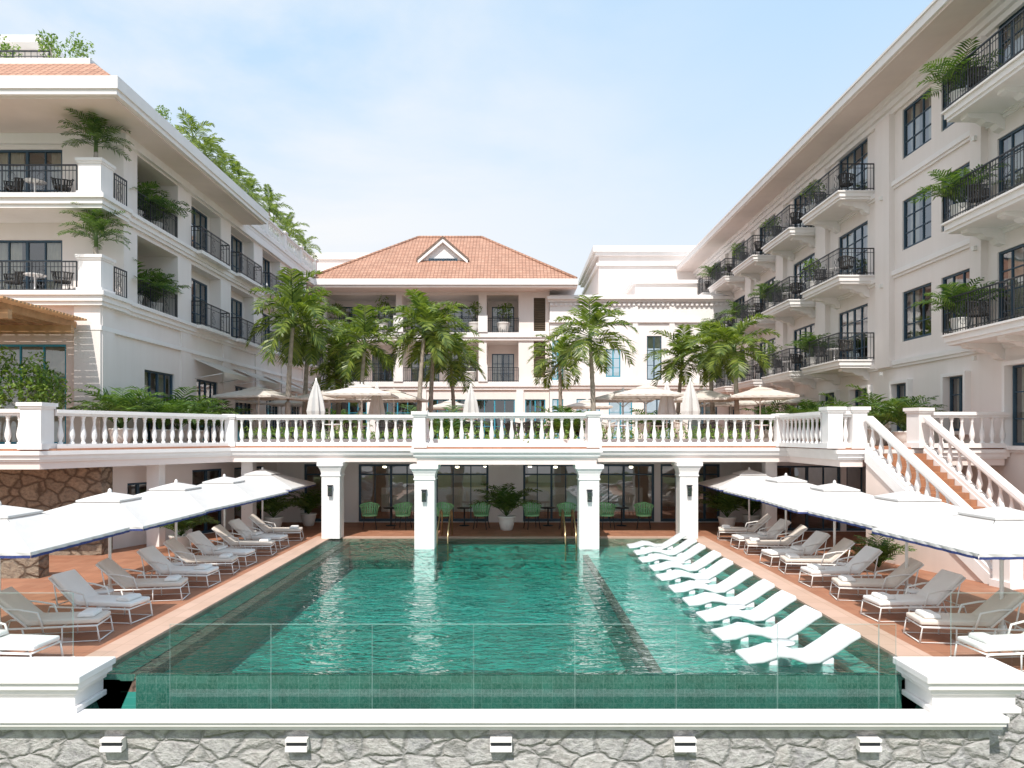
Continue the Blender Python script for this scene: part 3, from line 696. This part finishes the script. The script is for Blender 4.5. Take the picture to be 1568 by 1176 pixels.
ops=[(-20.5,-14.4,3.2,6.45,.15)]
wall(A,FG,-26,-13.3,3.1,7.7,ops,PINKW); window(W_,FG,-20.5,-14.4,3.2,6.45,-.1,8,3,TEAL)
A.lb(FG,-26,-13.2,0,.1,6.9,7.05,TRIM); A.lb(FG,-14.1,-13.25,0,.08,3.1,7.68,STUC)
A.lb(FL,23.2,23.9,0,.08,3.1,7.68,STUC)
for a,b2 in bays: A.lb(FL,b2+.15,b2+1.05,.0,.07,3.1,7.68,STUC)
A.lb(FL,23.2,49.4,0,.09,6.9,7.05,TRIM)
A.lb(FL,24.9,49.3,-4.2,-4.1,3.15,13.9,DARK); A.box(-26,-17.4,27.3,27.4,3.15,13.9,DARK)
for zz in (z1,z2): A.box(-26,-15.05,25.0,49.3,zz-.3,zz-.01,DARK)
A.obj('walls',LWg); W_.obj('windows',LWg); I.obj('iron_railings',LWg)
Rf=M()
Rf.box(-26,-12.0,21.8,35.2,13.86,14.02,TRIM); Rf.box(-26,-11.94,21.74,35.26,14.02,14.40,TRIM)
Rf.box(-26,-12.15,21.95,35.1,13.80,13.86,SOFF)
def slope(m,pts,mt): m.add(pts,[tuple(range(len(pts)))],mt)
zr=15.62
slope(Rf,[(-26,21.9,14.4),(-12.1,21.9,14.4),(-13.6,23.4,zr),(-26,23.4,zr)],ROOFX)
slope(Rf,[(-12.1,21.9,14.4),(-12.1,35.1,14.4),(-13.6,33.7,zr),(-13.6,23.4,zr)],ROOFY)
slope(Rf,[(-12.1,35.1,14.4),(-26,35.1,14.4),(-26,33.7,zr),(-13.6,33.7,zr)],ROOFX)
Rf.box(-26,-13.75,23.4,33.6,zr-.2,zr+.18,TRIM)
Rf.box(-26,-16.9,25.5,33,15.42,17.2,STUC); Rf.box(-26,-16.4,25.0,33.5,17.2,17.45,TRIM)
slope(Rf,[(-26,25.1,17.45),(-16.5,25.1,17.45),(-19,28,18.5),(-26,28,18.5)],ROOFX); slope(Rf,[(-16.5,25.1,17.45),(-16.5,33,17.45),(-19,30,18.5),(-19,28,18.5)],ROOFY)
Rf.box(-26,-13.28,35.2,49.5,14.0,14.15,TRIM); Rf.box(-13.55,-13.2,35.27,49.5,14.15,14.35,TRIM)
for y in (35.6,38.8,42,45.2,48.6): pier(Rf,-13.4,y,14.3,.35,1.1)
for i in range(4): balustrade(Rf,(-13.4,35.8+3.2*i,14.33),(-13.4,38.6+3.2*i,14.33),1.0,.34)
Rf.obj('roof',LWg)
rr=M(); railing(rr,(-26,23.6),(-15.2,23.6),zr+.18,.35,False,.2); rr.obj('roof_railing',LWg)
aw=M()
for a,b2 in bays[1:]:
    aw.add([(-13.28,a+.2,6.7),(-13.28,b2,6.7),(-12.0,b2,6.15),(-12.0,a+.2,6.15)],[(0,1,2,3)],FABC); aw.add([(-12.0,a+.2,6.15),(-12.0,b2,6.15),(-12.0,b2,5.95),(-12.0,a+.2,5.95)],[(0,1,2,3)],FABC)
    aw.tube([(-13.28,a+.3,5.9),(-12.0,a+.3,6.13)],.02,5,WMET); aw.tube([(-13.28,b2-.1,5.9),(-12.0,b2-.1,6.13)],.02,5,WMET)
aw.obj('awnings',LWg)
for zz in (z1,z2):
    inst('potted_palm_tree',PYG,(-13.58,23.45,zz+1.2),zz,1.15)
    potted((-13.85,26.3,zz),'palm',1.45,ps=.75); potted((-13.8,27.7,zz),'palm',1.3,ps=.8)
    inst('balcony_chair',CD,(-14.9,23.8,zz+.02),.4,1.1); inst('balcony_chair',CD,(-16.6,23.9,zz+.02),-.5,1.1); inst('bistro_table',TABW,(-15.8,23.8,zz+.02),0,1)
for i in range(10):
    inst('roof_palm',RP,(-14.6+R.uniform(-.25,.25),32.6+i*1.95,13.6),R.uniform(0,6),(.78,.78,.86-.012*i+R.uniform(-.03,.03)))
inst('roof_shrub',BM[0],(-15.3,23.9,15.7),0,1.1); inst('roof_shrub',BM[1],(-14.6,24.2,15.7),1,1.0); inst('roof_shrub',BM[1],(-17.2,24.4,15.7),1,1.0);inst('roof_shrub',BM[0],(-13.9,28.5,15.7),1,.8)
# pergola
pg=M()
for y in (19.6,22.4): pg.box(-26,-13.75,y,y+.16,6.70,6.95,WOOD)
x=-25.6
while x<-13.7: pg.box(x,x+.09,19.1,23.1,6.955,7.17,WOOD); x+=.5
y=19.2
while y<23.0: pg.box(-26,-13.6,y,y+.11,7.175,7.23,WOOD); y+=.16
pg.box(-24,-23.8,19.58,19.78,3.15,6.69,WOOD)
pg.obj('timber_pergola')
for x,y,s_ in ((-13.9,21.0,1.15),(-15.5,20.7,1.25),(-17.0,20.8,1.1)): inst('terrace_shrub',BM[2],(x,y,3.75),x,(s_,s_,s_*1.15))
for x,y,s_ in ((-12.3,22.6,1.5),(-11.9,24.4,1.45),(-12.0,25.8,1.5),(-12.1,27.4,1.45),(-12.0,30,1.4)): potted((x,y,3.15),'palm',s_,ps=.8)

# ============================================================ RIGHT WING
RWg=empty('hotel_wing')
FR=((15.0,0),(0,1),(-1,0)); A=M(); W_=M(); I=M()
fl=[6.65,10.15,13.65]
balc=[(16.4,22.6),(29.7,33.6),(35.0,38.9),(40.3,44.2),(45.6,49.5),(50.9,54.8),(56.2,59.6)]
wins=[]
for zz in fl:
    wins+=[(25.7,27.6,zz+.45,zz+2.35,.16,3,3),(23.4,25.1,zz+.45,zz+2.35,.16,3,3)]
    wins+=[(17.0,19.2,zz+.03,zz+2.5,.16,4,4),(20.0,22.2,zz+.03,zz+2.5,.16,4,4)]
    for a,b2 in balc[1:]: wins.append((a+.6,b2-.6,zz+.03,zz+2.45,.16,4,4))
wins+=[(27.0,28.1,3.65,5.5,.16,2,3),(23.6,24.7,3.65,5.5,.16,2,3),(19.6,21.6,3.2,5.6,.16,3,3),(30,31.5,3.2,5.5,.16,2,3),(33,34.5,3.2,5.5,.16,2,3),(37,39,3.2,5.5,.16,2,3),(42,44,3.2,5.5,.16,2,3),(47,49,3.2,5.5,.16,2,3)]
wall(A,FR,15.0,61,-.1,16.7,[w[:5] for w in wins],STUC)
for w in wins:
    window(W_,FR,w[0],w[1],w[2],w[3],-.1,w[5],w[6],trim=(w[2]<5.9))
for zz in fl:
    A.lb(FR,15,61,0,.08,zz-.50,zz-.40,TRIM); A.lb(FR,15,61,0,.14,zz-.40,zz-.22,TRIM)
A.lb(FR,15,21.5,0,.1,3.0,3.2,TRIM)
A.lb(FR,15,61,0,.12,16.1,16.3,TRIM); A.lb(FR,15,61,0,.25,16.3,16.5,TRIM); A.lb(FR,15,61,0,.4,16.5,16.7,TRIM)
for a in (28.15,33.9,39.2,44.5,49.8,55.1): A.lb(FR,a,a+1.1,.0,.22,6.2,16.1,STUC)
A.lb(FR,22.65,23.2,.0,.22,6.2,16.1,STUC)
def bracket(m,F,u,w,zt_,nl,h,mt_):
    prof=[(0,zt_),(nl,zt_),(nl,zt_-.10),(nl-.12,zt_-.14),(nl*.62,zt_-.16),(nl*.5,zt_-.26),(nl*.25,zt_-.30),(nl*.16,zt_-h+.06),(0,zt_-h)]
    P=lambda u_,n_,z_:(F[0][0]+F[1][0]*u_+F[2][0]*n_,F[0][1]+F[1][1]*u_+F[2][1]*n_,z_)
    k=len(prof); vs=[P(u,n_,z_) for n_,z_ in prof]+[P(u+w,n_,z_) for n_,z_ in prof]
    m.add(vs,[tuple(range(k)),tuple(range(k,2*k))[::-1]]+[(i,(i+1)%k,k+(i+1)%k,k+i) for i in range(k)],mt_)
for zz in fl:
    for a,b2 in balc:
        A.lb(FR,a+.1,b2-.1,0,1.38,zz-.34,zz-.24,TRIM); A.lb(FR,a+.05,b2-.05,0,1.44,zz-.24,zz-.06,TRIM); A.lb(FR,a,b2,0,1.52,zz-.06,zz+.0,TRIM)
        k=2 if b2-a<5 else 4
        for i in range(k):
            u=a+.45+(b2-a-1.2)*i/(k-1); bracket(A,FR,u,.32,zz-.34,1.15,.5,TRIM)
        X=13.54
        railing(I,(X,a+.05),(X,b2-.05),zz,1.12); railing(I,(X,a+.05),(14.98,a+.05),zz,1.12); railing(I,(X,b2-.05),(14.98,b2-.05),zz,1.12)
        inst('balcony_chair',CD,(14.2,a+.8,zz),2.0+R.uniform(-.5,.5),1.15); inst('balcony_chair',CD,(14.1,b2-.9,zz),1.2,1.15); inst('bistro_table',TABW,(14.1,(a+b2)/2-.2,zz),0,.9)
        potted((13.9,b2-.35,zz),'palm' if R.random()<.5 or a<20 else 'bush',1.2 if a>20 else 1.25,ps=.8)
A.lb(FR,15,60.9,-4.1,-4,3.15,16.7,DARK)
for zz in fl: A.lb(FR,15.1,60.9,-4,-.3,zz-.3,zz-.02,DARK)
A.lb(FR,60.9,61,-8,-.01,0,16.7,STUC)
A.obj('walls',RWg); W_.obj('windows',RWg); I.obj('iron_railings',RWg)
Rf=M(); Rf.lb(FR,15,61.5,-8,1.62,16.702,16.78,SOFF); Rf.lb(FR,15,61.6,-8,1.72,16.78,17.08,TRIM); Rf.lb(FR,15,61.6,-8,1.78,17.08,17.16,TRIM)
Rf.obj('roof',RWg)
for u,zz in [(28.7,f-.75) for f in fl]+[(22.9,f-.75) for f in fl]:
    l=M(); l.lb(FR,u-.06,u+.06,.22,.32,zz,zz+.14,WMET); l.obj('facade_lamp',RWg)
for x,y,s_ in ((13.3,26.0,1.6),(13.5,29,1.5),(13.2,32,1.5),(12.5,35,1.6),(13.2,24.2,1.3)): potted((x,y,3.15),'palm',s_,ps=.8)

# ============================================================ MAIN BUILDING
MB=empty('hotel_main_building')
FC=((0,49.5),(1,0),(0,-1)); A=M(); W_=M(); I=M()
x0,x1=-13.28,2.55
zA,zB,zE=7.2,10.6,13.4
bx=[(-12.8,-8.0),(-7.6,-2.3),(-1.75,.45)]
ops=[]
for a,b2 in bx: ops+=[(a,b2,zA+.02,10.05,2.4),(a,b2,zB+.02,13.2,2.4)]
ops+=[(1.5,2.3,zA+.3,10.0,.2),(1.5,2.3,zB+.1,13.0,.2)]
wall(A,FC,x0,x1,6.6,zE,ops,STUC)
for zz,zt_ in ((zA,10.05),(zB,13.2)):
    o2=[]
    for a,b2 in bx:
        if b2-a>3: md_=(a+b2)/2; o2+=[(a+.3,md_-.3,zz+.05,zz+2.2,.1),(md_+.3,b2-.3,zz+.05,zz+2.2,.1)]
        else: o2.append((a+.3,b2-.3,zz+.05,zz+2.2,.1))
    wall(A,FC,x0,x1-1.3,zz,zt_,o2,SOFF,-2.4)
    for o_ in o2: window(W_,FC,o_[0],o_[1],o_[2],o_[3],-2.46,4,3)
    for a,b2 in bx: railing(I,(a,49.47),(b2,49.47),zz,1.0,False,.13)
    A.lb(FC,x0,x1,0,.12,zz-.55,zz-.35,TRIM); A.lb(FC,x0,x1,0,.22,zz-.35,zz-.02,TRIM)
    for xx in (-7.8,-2.0): A.lb(FC,xx-.32,xx+.32,.005,.3,zz,zz+1.15,TRIM)
for zz,zt_ in ((zA+.3,10.0),(zB+.1,13.0)):
    A.lb(FC,1.5,2.3,-.2,-.18,zz,zt_,LOUV)
    z=zz
    while z<zt_-.1: A.lb(FC,1.5,2.3,-.17,-.05,z,z+.04,LOUV); z+=.12
gops=[(-12.5,-10,3.2,6.0,.2),(-9.3,-6.5,3.2,6.0,.2),(-5.8,-3.2,3.2,6.0,.2),(-2.6,.2,3.2,6.0,.2),(.9,2.3,3.2,6.0,.2)]
wall(A,FC,x0,x1,3.1,6.6,gops,STUC)
for o_ in gops: window(W_,FC,o_[0],o_[1],o_[2],o_[3],-.12,4,3,TEAL,False)
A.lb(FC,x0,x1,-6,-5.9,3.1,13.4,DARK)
for x in (-12.9,-9.65,-6.15,-2.9,.55): A.lb(FC,x-.25,x+.25,0,.12,3.1,6.64,TRIM)
FC2=((0,49.0),(1,0),(0,-1))
wins=[(2.75,3.5,zA+.1,10.0,.15),(6.4,7.4,zA+.3,9.4,.15),(9.2,10.2,zA+.1,10.3,.15),(2.75,3.5,3.3,6.0,.15),(4.4,6.0,3.3,6.0,.15),(6.6,8.2,3.3,6.0,.15),(9,10.8,3.3,6.0,.15),(12,14,3.3,6.0,.15)]
wall(A,FC2,x1,15,3.1,12.9,wins,TRIM)
for w in wins: window(W_,FC2,w[0],w[1],w[2],w[3],-.1,2,3,TEAL if w[0]<9 else FRAME,False)
A.box(x1,x1+.02,49.0,49.5,3.1,13.5,STUC)
A.lb(FC2,2.5,15,0,.15,6.7,6.9,TRIM); A.lb(FC2,2.5,15,0,.25,6.9,7.1,TRIM)
A.lb(FC2,2.5,15,0,.15,11.2,11.35,TRIM); A.lb(FC2,2.45,15,0,.2,12.6,12.75,TRIM); A.lb(FC2,2.4,15,0,.4,12.75,12.95,TRIM)
x=2.6
while x<15: A.lb(FC2,x,x+.16,0,.17,12.35,12.55,TRIM); x+=.33
for x in (4.3,6.1,8.4,10.9): A.lb(FC2,x-.18,x+.18,0,.1,7.1,12.3,TRIM)
A.box(2.6,20,49.0,62,12.95,13.1,TRIM)
A.box(7.0,20,58,70,12,18.0,STUC); A.box(6.8,20.2,57.8,70.2,17.2,17.4,TRIM); A.box(6.7,20.3,57.7,70.3,18.0,18.25,TRIM); A.box(6.5,20.5,57.5,70.5,18.25,18.7,TRIM)
A.box(9,20,52.5,57.4,12.9,14.6,STUC); A.box(8.8,20.1,52.3,57.4,14.6,14.85,TRIM)
A.box(-26,-8,60,66,3,18.2,STUC); A.box(-26.2,-7.8,59.8,66.2,18.2,18.7,TRIM)
A.box(-26,-13.3,49.5,60,3,13.8,STUC)
A.obj('walls',MB); W_.obj('windows',MB); I.obj('iron_railings',MB)
Rf=M(); 
Rf.box(-13.7,4.35,47.9,64,13.40,13.55,SOFF); Rf.box(-13.8,4.4,47.8,64.1,13.55,13.95,TRIM)
e0,e1,e2,e3=-13.7,4.3,47.9,64
rl,rr_,ry,rz_=-7.1,-2.3,56,18.55
slope(Rf,[(e0,e2,13.95),(e1,e2,13.95),(rr_,ry-1.5,rz_),(rl,ry-1.5,rz_)],ROOFX)
slope(Rf,[(e1,e2,13.95),(e1,e3,13.95),(rr_,ry+1.5,rz_),(rr_,ry-1.5,rz_)],ROOFY)
slope(Rf,[(e0,e3,13.95),(e0,e2,13.95),(rl,ry-1.5,rz_),(rl,ry+1.5,rz_)],ROOFY)
slope(Rf,[(e1,e3,13.95),(e0,e3,13.95),(rl,ry+1.5,rz_),(rr_,ry+1.5,rz_)],ROOFX)
slope(Rf,[(rl,ry-1.5,rz_),(rr_,ry-1.5,rz_),(rr_,ry+1.5,rz_),(rl,ry+1.5,rz_)],ROOFX)
for a,b2 in (((e0,e2,13.98),(rl,ry-1.5,rz_)),((e1,e2,13.98),(rr_,ry-1.5,rz_)),((rl,ry-1.5,rz_),(rr_,ry-1.5,rz_))): Rf.tube([a,b2],.11,6,ROOFX)
dc=-4.85; dy=50.6
Rf.add([(dc-1.5,dy,15.2),(dc+1.5,dy,15.2),(dc+1.5,dy,15.95),(dc,dy,17.25),(dc-1.5,dy,15.95),(dc-1.5,dy+4,15.2),(dc+1.5,dy+4,15.2),(dc+1.5,dy+4,15.95),(dc,dy+5,17.25),(dc-1.5,dy+4,15.95)],[(0,1,2,3,4),(0,4,9,5),(1,6,7,2)],TRIM)
for s_ in (-1,1):
    Rf.add([(dc,dy-.35,17.47),(dc+s_*1.85,dy-.35,15.89),(dc+s_*1.85,dy+4,15.89),(dc,dy+4.5,17.47)],[(0,1,2,3)],ROOFY)
    Rf.hexa([(dc,dy-.36,17.3),(dc+s_*1.85,dy-.36,15.72),(dc+s_*1.85,dy-.2,15.72),(dc,dy-.2,17.3),(dc,dy-.36,17.45),(dc+s_*1.85,dy-.36,15.87),(dc+s_*1.85,dy-.2,15.87),(dc,dy-.2,17.45)],BROWN)
    Rf.hexa([(dc,dy-.33,17.05),(dc+s_*1.75,dy-.33,15.55),(dc+s_*1.75,dy-.05,15.55),(dc,dy-.05,17.05),(dc,dy-.33,17.298),(dc+s_*1.75,dy-.33,15.79),(dc+s_*1.75,dy-.05,15.79),(dc,dy-.05,17.298)],TRIM)
FD=((0,dy-.06),(1,0),(0,-1)); window(Rf,FD,dc-1.0,dc+1.0,15.28,15.95,.02,4,1,curtain=False); Rf.box(dc-.98,dc+.98,dy-.03,dy-.01,15.3,15.93,IRON)
Rf.box(dc-1.7,dc+1.7,dy-.4,dy,15.0,15.2,TRIM)
Rf.obj('tiled_roof',MB)
for x,z in ((-2.6,zB),(-2.9,zA),(-9,zB),(-.6,zB),(-12,zB)): potted((x,48.9+.9,z),'bush',1.5)

# ============================================================ TERRACE CONTENT
for i,(px,Y,topy) in enumerate([(441,31,403),(467,34,426),(515,37,478),(552,33,460),(642,33,430),(660,35,440),(697,38,496),(860,38,496),(910,31.5,441),(1038,37,496),(1093,35,476),(1130,32,470)]):
    X=(px-785)*Y/1100; top_=3.5+(667-topy)*Y/1100-3.15; s_=top_/5.65
    sx=1.12 if topy<460 else 1.08
    inst('palm_tree',PM[i%3] if i not in(2,) else PM[3],(X,Y,3.15),R.uniform(0,6),(sx,sx,s_))
for px,Y,s_ in ((690,29,1.3),(868,29,1.35),(880,31,1.2),(640,40,1.7),(1245,33,1.5),(520,42,1.7),(1000,40,1.6),(255,30,1.4)):
    inst('areca_palm',R.choice(SP),((px-785)*Y/1100,Y,3.2),R.uniform(0,6),s_*1.15)
for px,Y in ((397,31),(505,33),(604,33),(555,29.5),(955,33),(990,30),(1080,33),(1165,31),(455,38),(900,42),(690,43),(1120,38),(350,36),(1210,36)):
    inst('terrace_umbrella',UC,((px-785)*Y/1100,Y,3.15),R.uniform(-.2,.2))
for px,Y in ((485,28.0),(1022,29.5),(1058,28.0),(722,31),(578,30.5)): inst('closed_umbrella',UCL,((px-785)*Y/1100,Y,3.15),R.uniform(0,1),1.0)
for i in range(36):
    X=R.uniform(-9.0,9.5); Y=R.uniform(26.8,33)
    inst('terrace_chair',CD if R.random()<.65 else CW,(X,Y,3.15),R.uniform(0,6.28),1.15)
    if i%3==0: inst('terrace_table',TABW,(X+.7,Y,3.15),0,1.1)
hm=M(); hr=random.Random(5)
for (xa,xb,y) in ((-9.2,-3.2,25.6),(-2.6,2.3,25.2),(2.9,8.8,25.6)):
    x=xa
    while x<xb: clump(hm,(x,y,3.48+hr.uniform(-.05,.12)),(.55,.4,.32),150,.06,hr,BUSH); x+=.55
    hm.box(xa-.3,xb+.3,y-.35,y+.35,3.15,3.38,TRIM)
hm.obj('terrace_hedge')

# ============================================================ POOLSIDE FURNITURE
for Y in (12.1,15.45,18.5,21.6,24.9): inst('pool_umbrella',UM,(-8.65,Y,0),R.uniform(-.05,.05),(1,1,R.uniform(.985,1.015)))
for Y in (12.25,15.2,18.6,21.9,25.3): inst('pool_umbrella',UM,(8.35,Y,0),R.uniform(-.05,.05),(1,1,R.uniform(.985,1.015)))
LY=[10.95,12.1,13.75,15.1,16.8,18.1,19.5,20.9,22.4,23.8]
for i,Y in enumerate(LY):
    for side in (0,1):
        me=LB if i%2==1 else (LW if R.random()<.6 else LW2)
        a=(-.17 if i%2 else .10)+R.uniform(-.06,.06)
        if side: inst('sun_lounger',me,(8.62+R.uniform(-.06,.06),Y+.1,0),math.pi+a,1.02)
        else: inst('sun_lounger',me,(-8.75+R.uniform(-.06,.06),Y+.1,0),-a,1.02)
for i,Y in enumerate((14.4,17.45,20.2,23.1)):
    for x in (-8.2,8.1): inst('side_table',PTAB,(x,Y,.16*.9+.11),0,.9)
for i,Y in enumerate((11.3,12.55,13.8,15.05,16.3,17.6,18.85,20.1,21.35,22.6)):
    inst('in_pool_lounger',CH,(3.62+R.uniform(-.08,.08),Y,-.03),R.uniform(-.06,.04)+.05,.98)
    if i%2==0: inst('in_pool_table',PTAB,(4.5,Y+.62,-.05),0,.85)

# ============================================================ WORLD, SUN, CAMERA
az=math.radians(192); el=math.radians(52)
W=bpy.data.worlds.new('World'); sc.world=W; W.use_nodes=True; t=W.node_tree; t.nodes.clear()
o=t.nodes.new('ShaderNodeOutputWorld'); bg=t.nodes.new('ShaderNodeBackground'); bg.inputs[1].default_value=.142
sky=t.nodes.new('ShaderNodeTexSky'); sky.sky_type='NISHITA'; sky.sun_disc=False; sky.sun_elevation=el; sky.sun_rotation=az; sky.air_density=1.2; sky.dust_density=2.0; sky.ozone_density=1.2
tc=t.nodes.new('ShaderNodeTexCoord')
hz=t.nodes.new('ShaderNodeMixRGB'); hz.inputs[0].default_value=.74; hz.inputs[2].default_value=(4.4,6.4,8.4,1); t.links.new(sky.outputs[0],hz.inputs[1])
sp=t.nodes.new('ShaderNodeSeparateXYZ'); t.links.new(tc.outputs['Generated'],sp.inputs[0])
mr=t.nodes.new('ShaderNodeMapRange'); mr.interpolation_type='SMOOTHSTEP'; mr.inputs['From Min'].default_value=-.02; mr.inputs['From Max'].default_value=.60; mr.inputs['To Min'].default_value=1.0; mr.inputs['To Max'].default_value=.0
t.links.new(sp.outputs[2],mr.inputs['Value'])
h2=t.nodes.new('ShaderNodeMixRGB'); h2.inputs[2].default_value=(6.5,6.65,6.95,1); t.links.new(mr.outputs[0],h2.inputs[0]); t.links.new(hz.outputs[0],h2.inputs[1])
mp=t.nodes.new('ShaderNodeMapping'); mp.inputs['Scale'].default_value=(1,1,2.2); mp.inputs['Location'].default_value=(1.15,.2,.1)
t.links.new(tc.outputs['Generated'],mp.inputs[0])
n=t.nodes.new('ShaderNodeTexNoise'); n.inputs['Scale'].default_value=1.9; n.inputs['Detail'].default_value=8; n.inputs['Roughness'].default_value=.55; n.inputs['Distortion'].default_value=.35; t.links.new(mp.outputs[0],n.inputs['Vector'])
r=t.nodes.new('ShaderNodeValToRGB'); r.color_ramp.elements[0].position=.34; r.color_ramp.elements[1].position=.58; t.links.new(n.outputs['Fac'],r.inputs[0])
md=t.nodes.new('ShaderNodeMath'); md.operation='MULTIPLY_ADD'; md.inputs[1].default_value=-1.6; md.inputs[2].default_value=.55; md.use_clamp=True; t.links.new(sp.outputs[0],md.inputs[0])
mm=t.nodes.new('ShaderNodeMath'); mm.operation='MULTIPLY'; t.links.new(md.outputs[0],mm.inputs[0]); t.links.new(r.outputs[0],mm.inputs[1])
mx=t.nodes.new('ShaderNodeMixRGB'); mx.inputs[2].default_value=(6.75,6.85,7.0,1)
t.links.new(mm.outputs[0],mx.inputs[0]); t.links.new(h2.outputs[0],mx.inputs[1]); t.links.new(mx.outputs[0],bg.inputs[0]); t.links.new(bg.outputs[0],o.inputs[0])
L=bpy.data.lights.new('sun','SUN'); L.energy=4.6; L.angle=math.radians(.5); L.color=(1,.94,.86)
lo=bpy.data.objects.new('sun',L); sc.collection.objects.link(lo)
Sv=Vector((math.sin(az)*math.cos(el),math.cos(az)*math.cos(el),math.sin(el))); lo.rotation_euler=Sv.to_track_quat('Z','Y').to_euler(); lo.location=(0,-20,40)
cam=bpy.data.cameras.new('camera'); co=bpy.data.objects.new('camera',cam); sc.collection.objects.link(co); co.location=(0,0,3.5); co.rotation_euler=(math.pi/2,0,0)
cam.lens=36*1100/1568; cam.shift_y=79/1568; cam.clip_end=1500; sc.camera=co
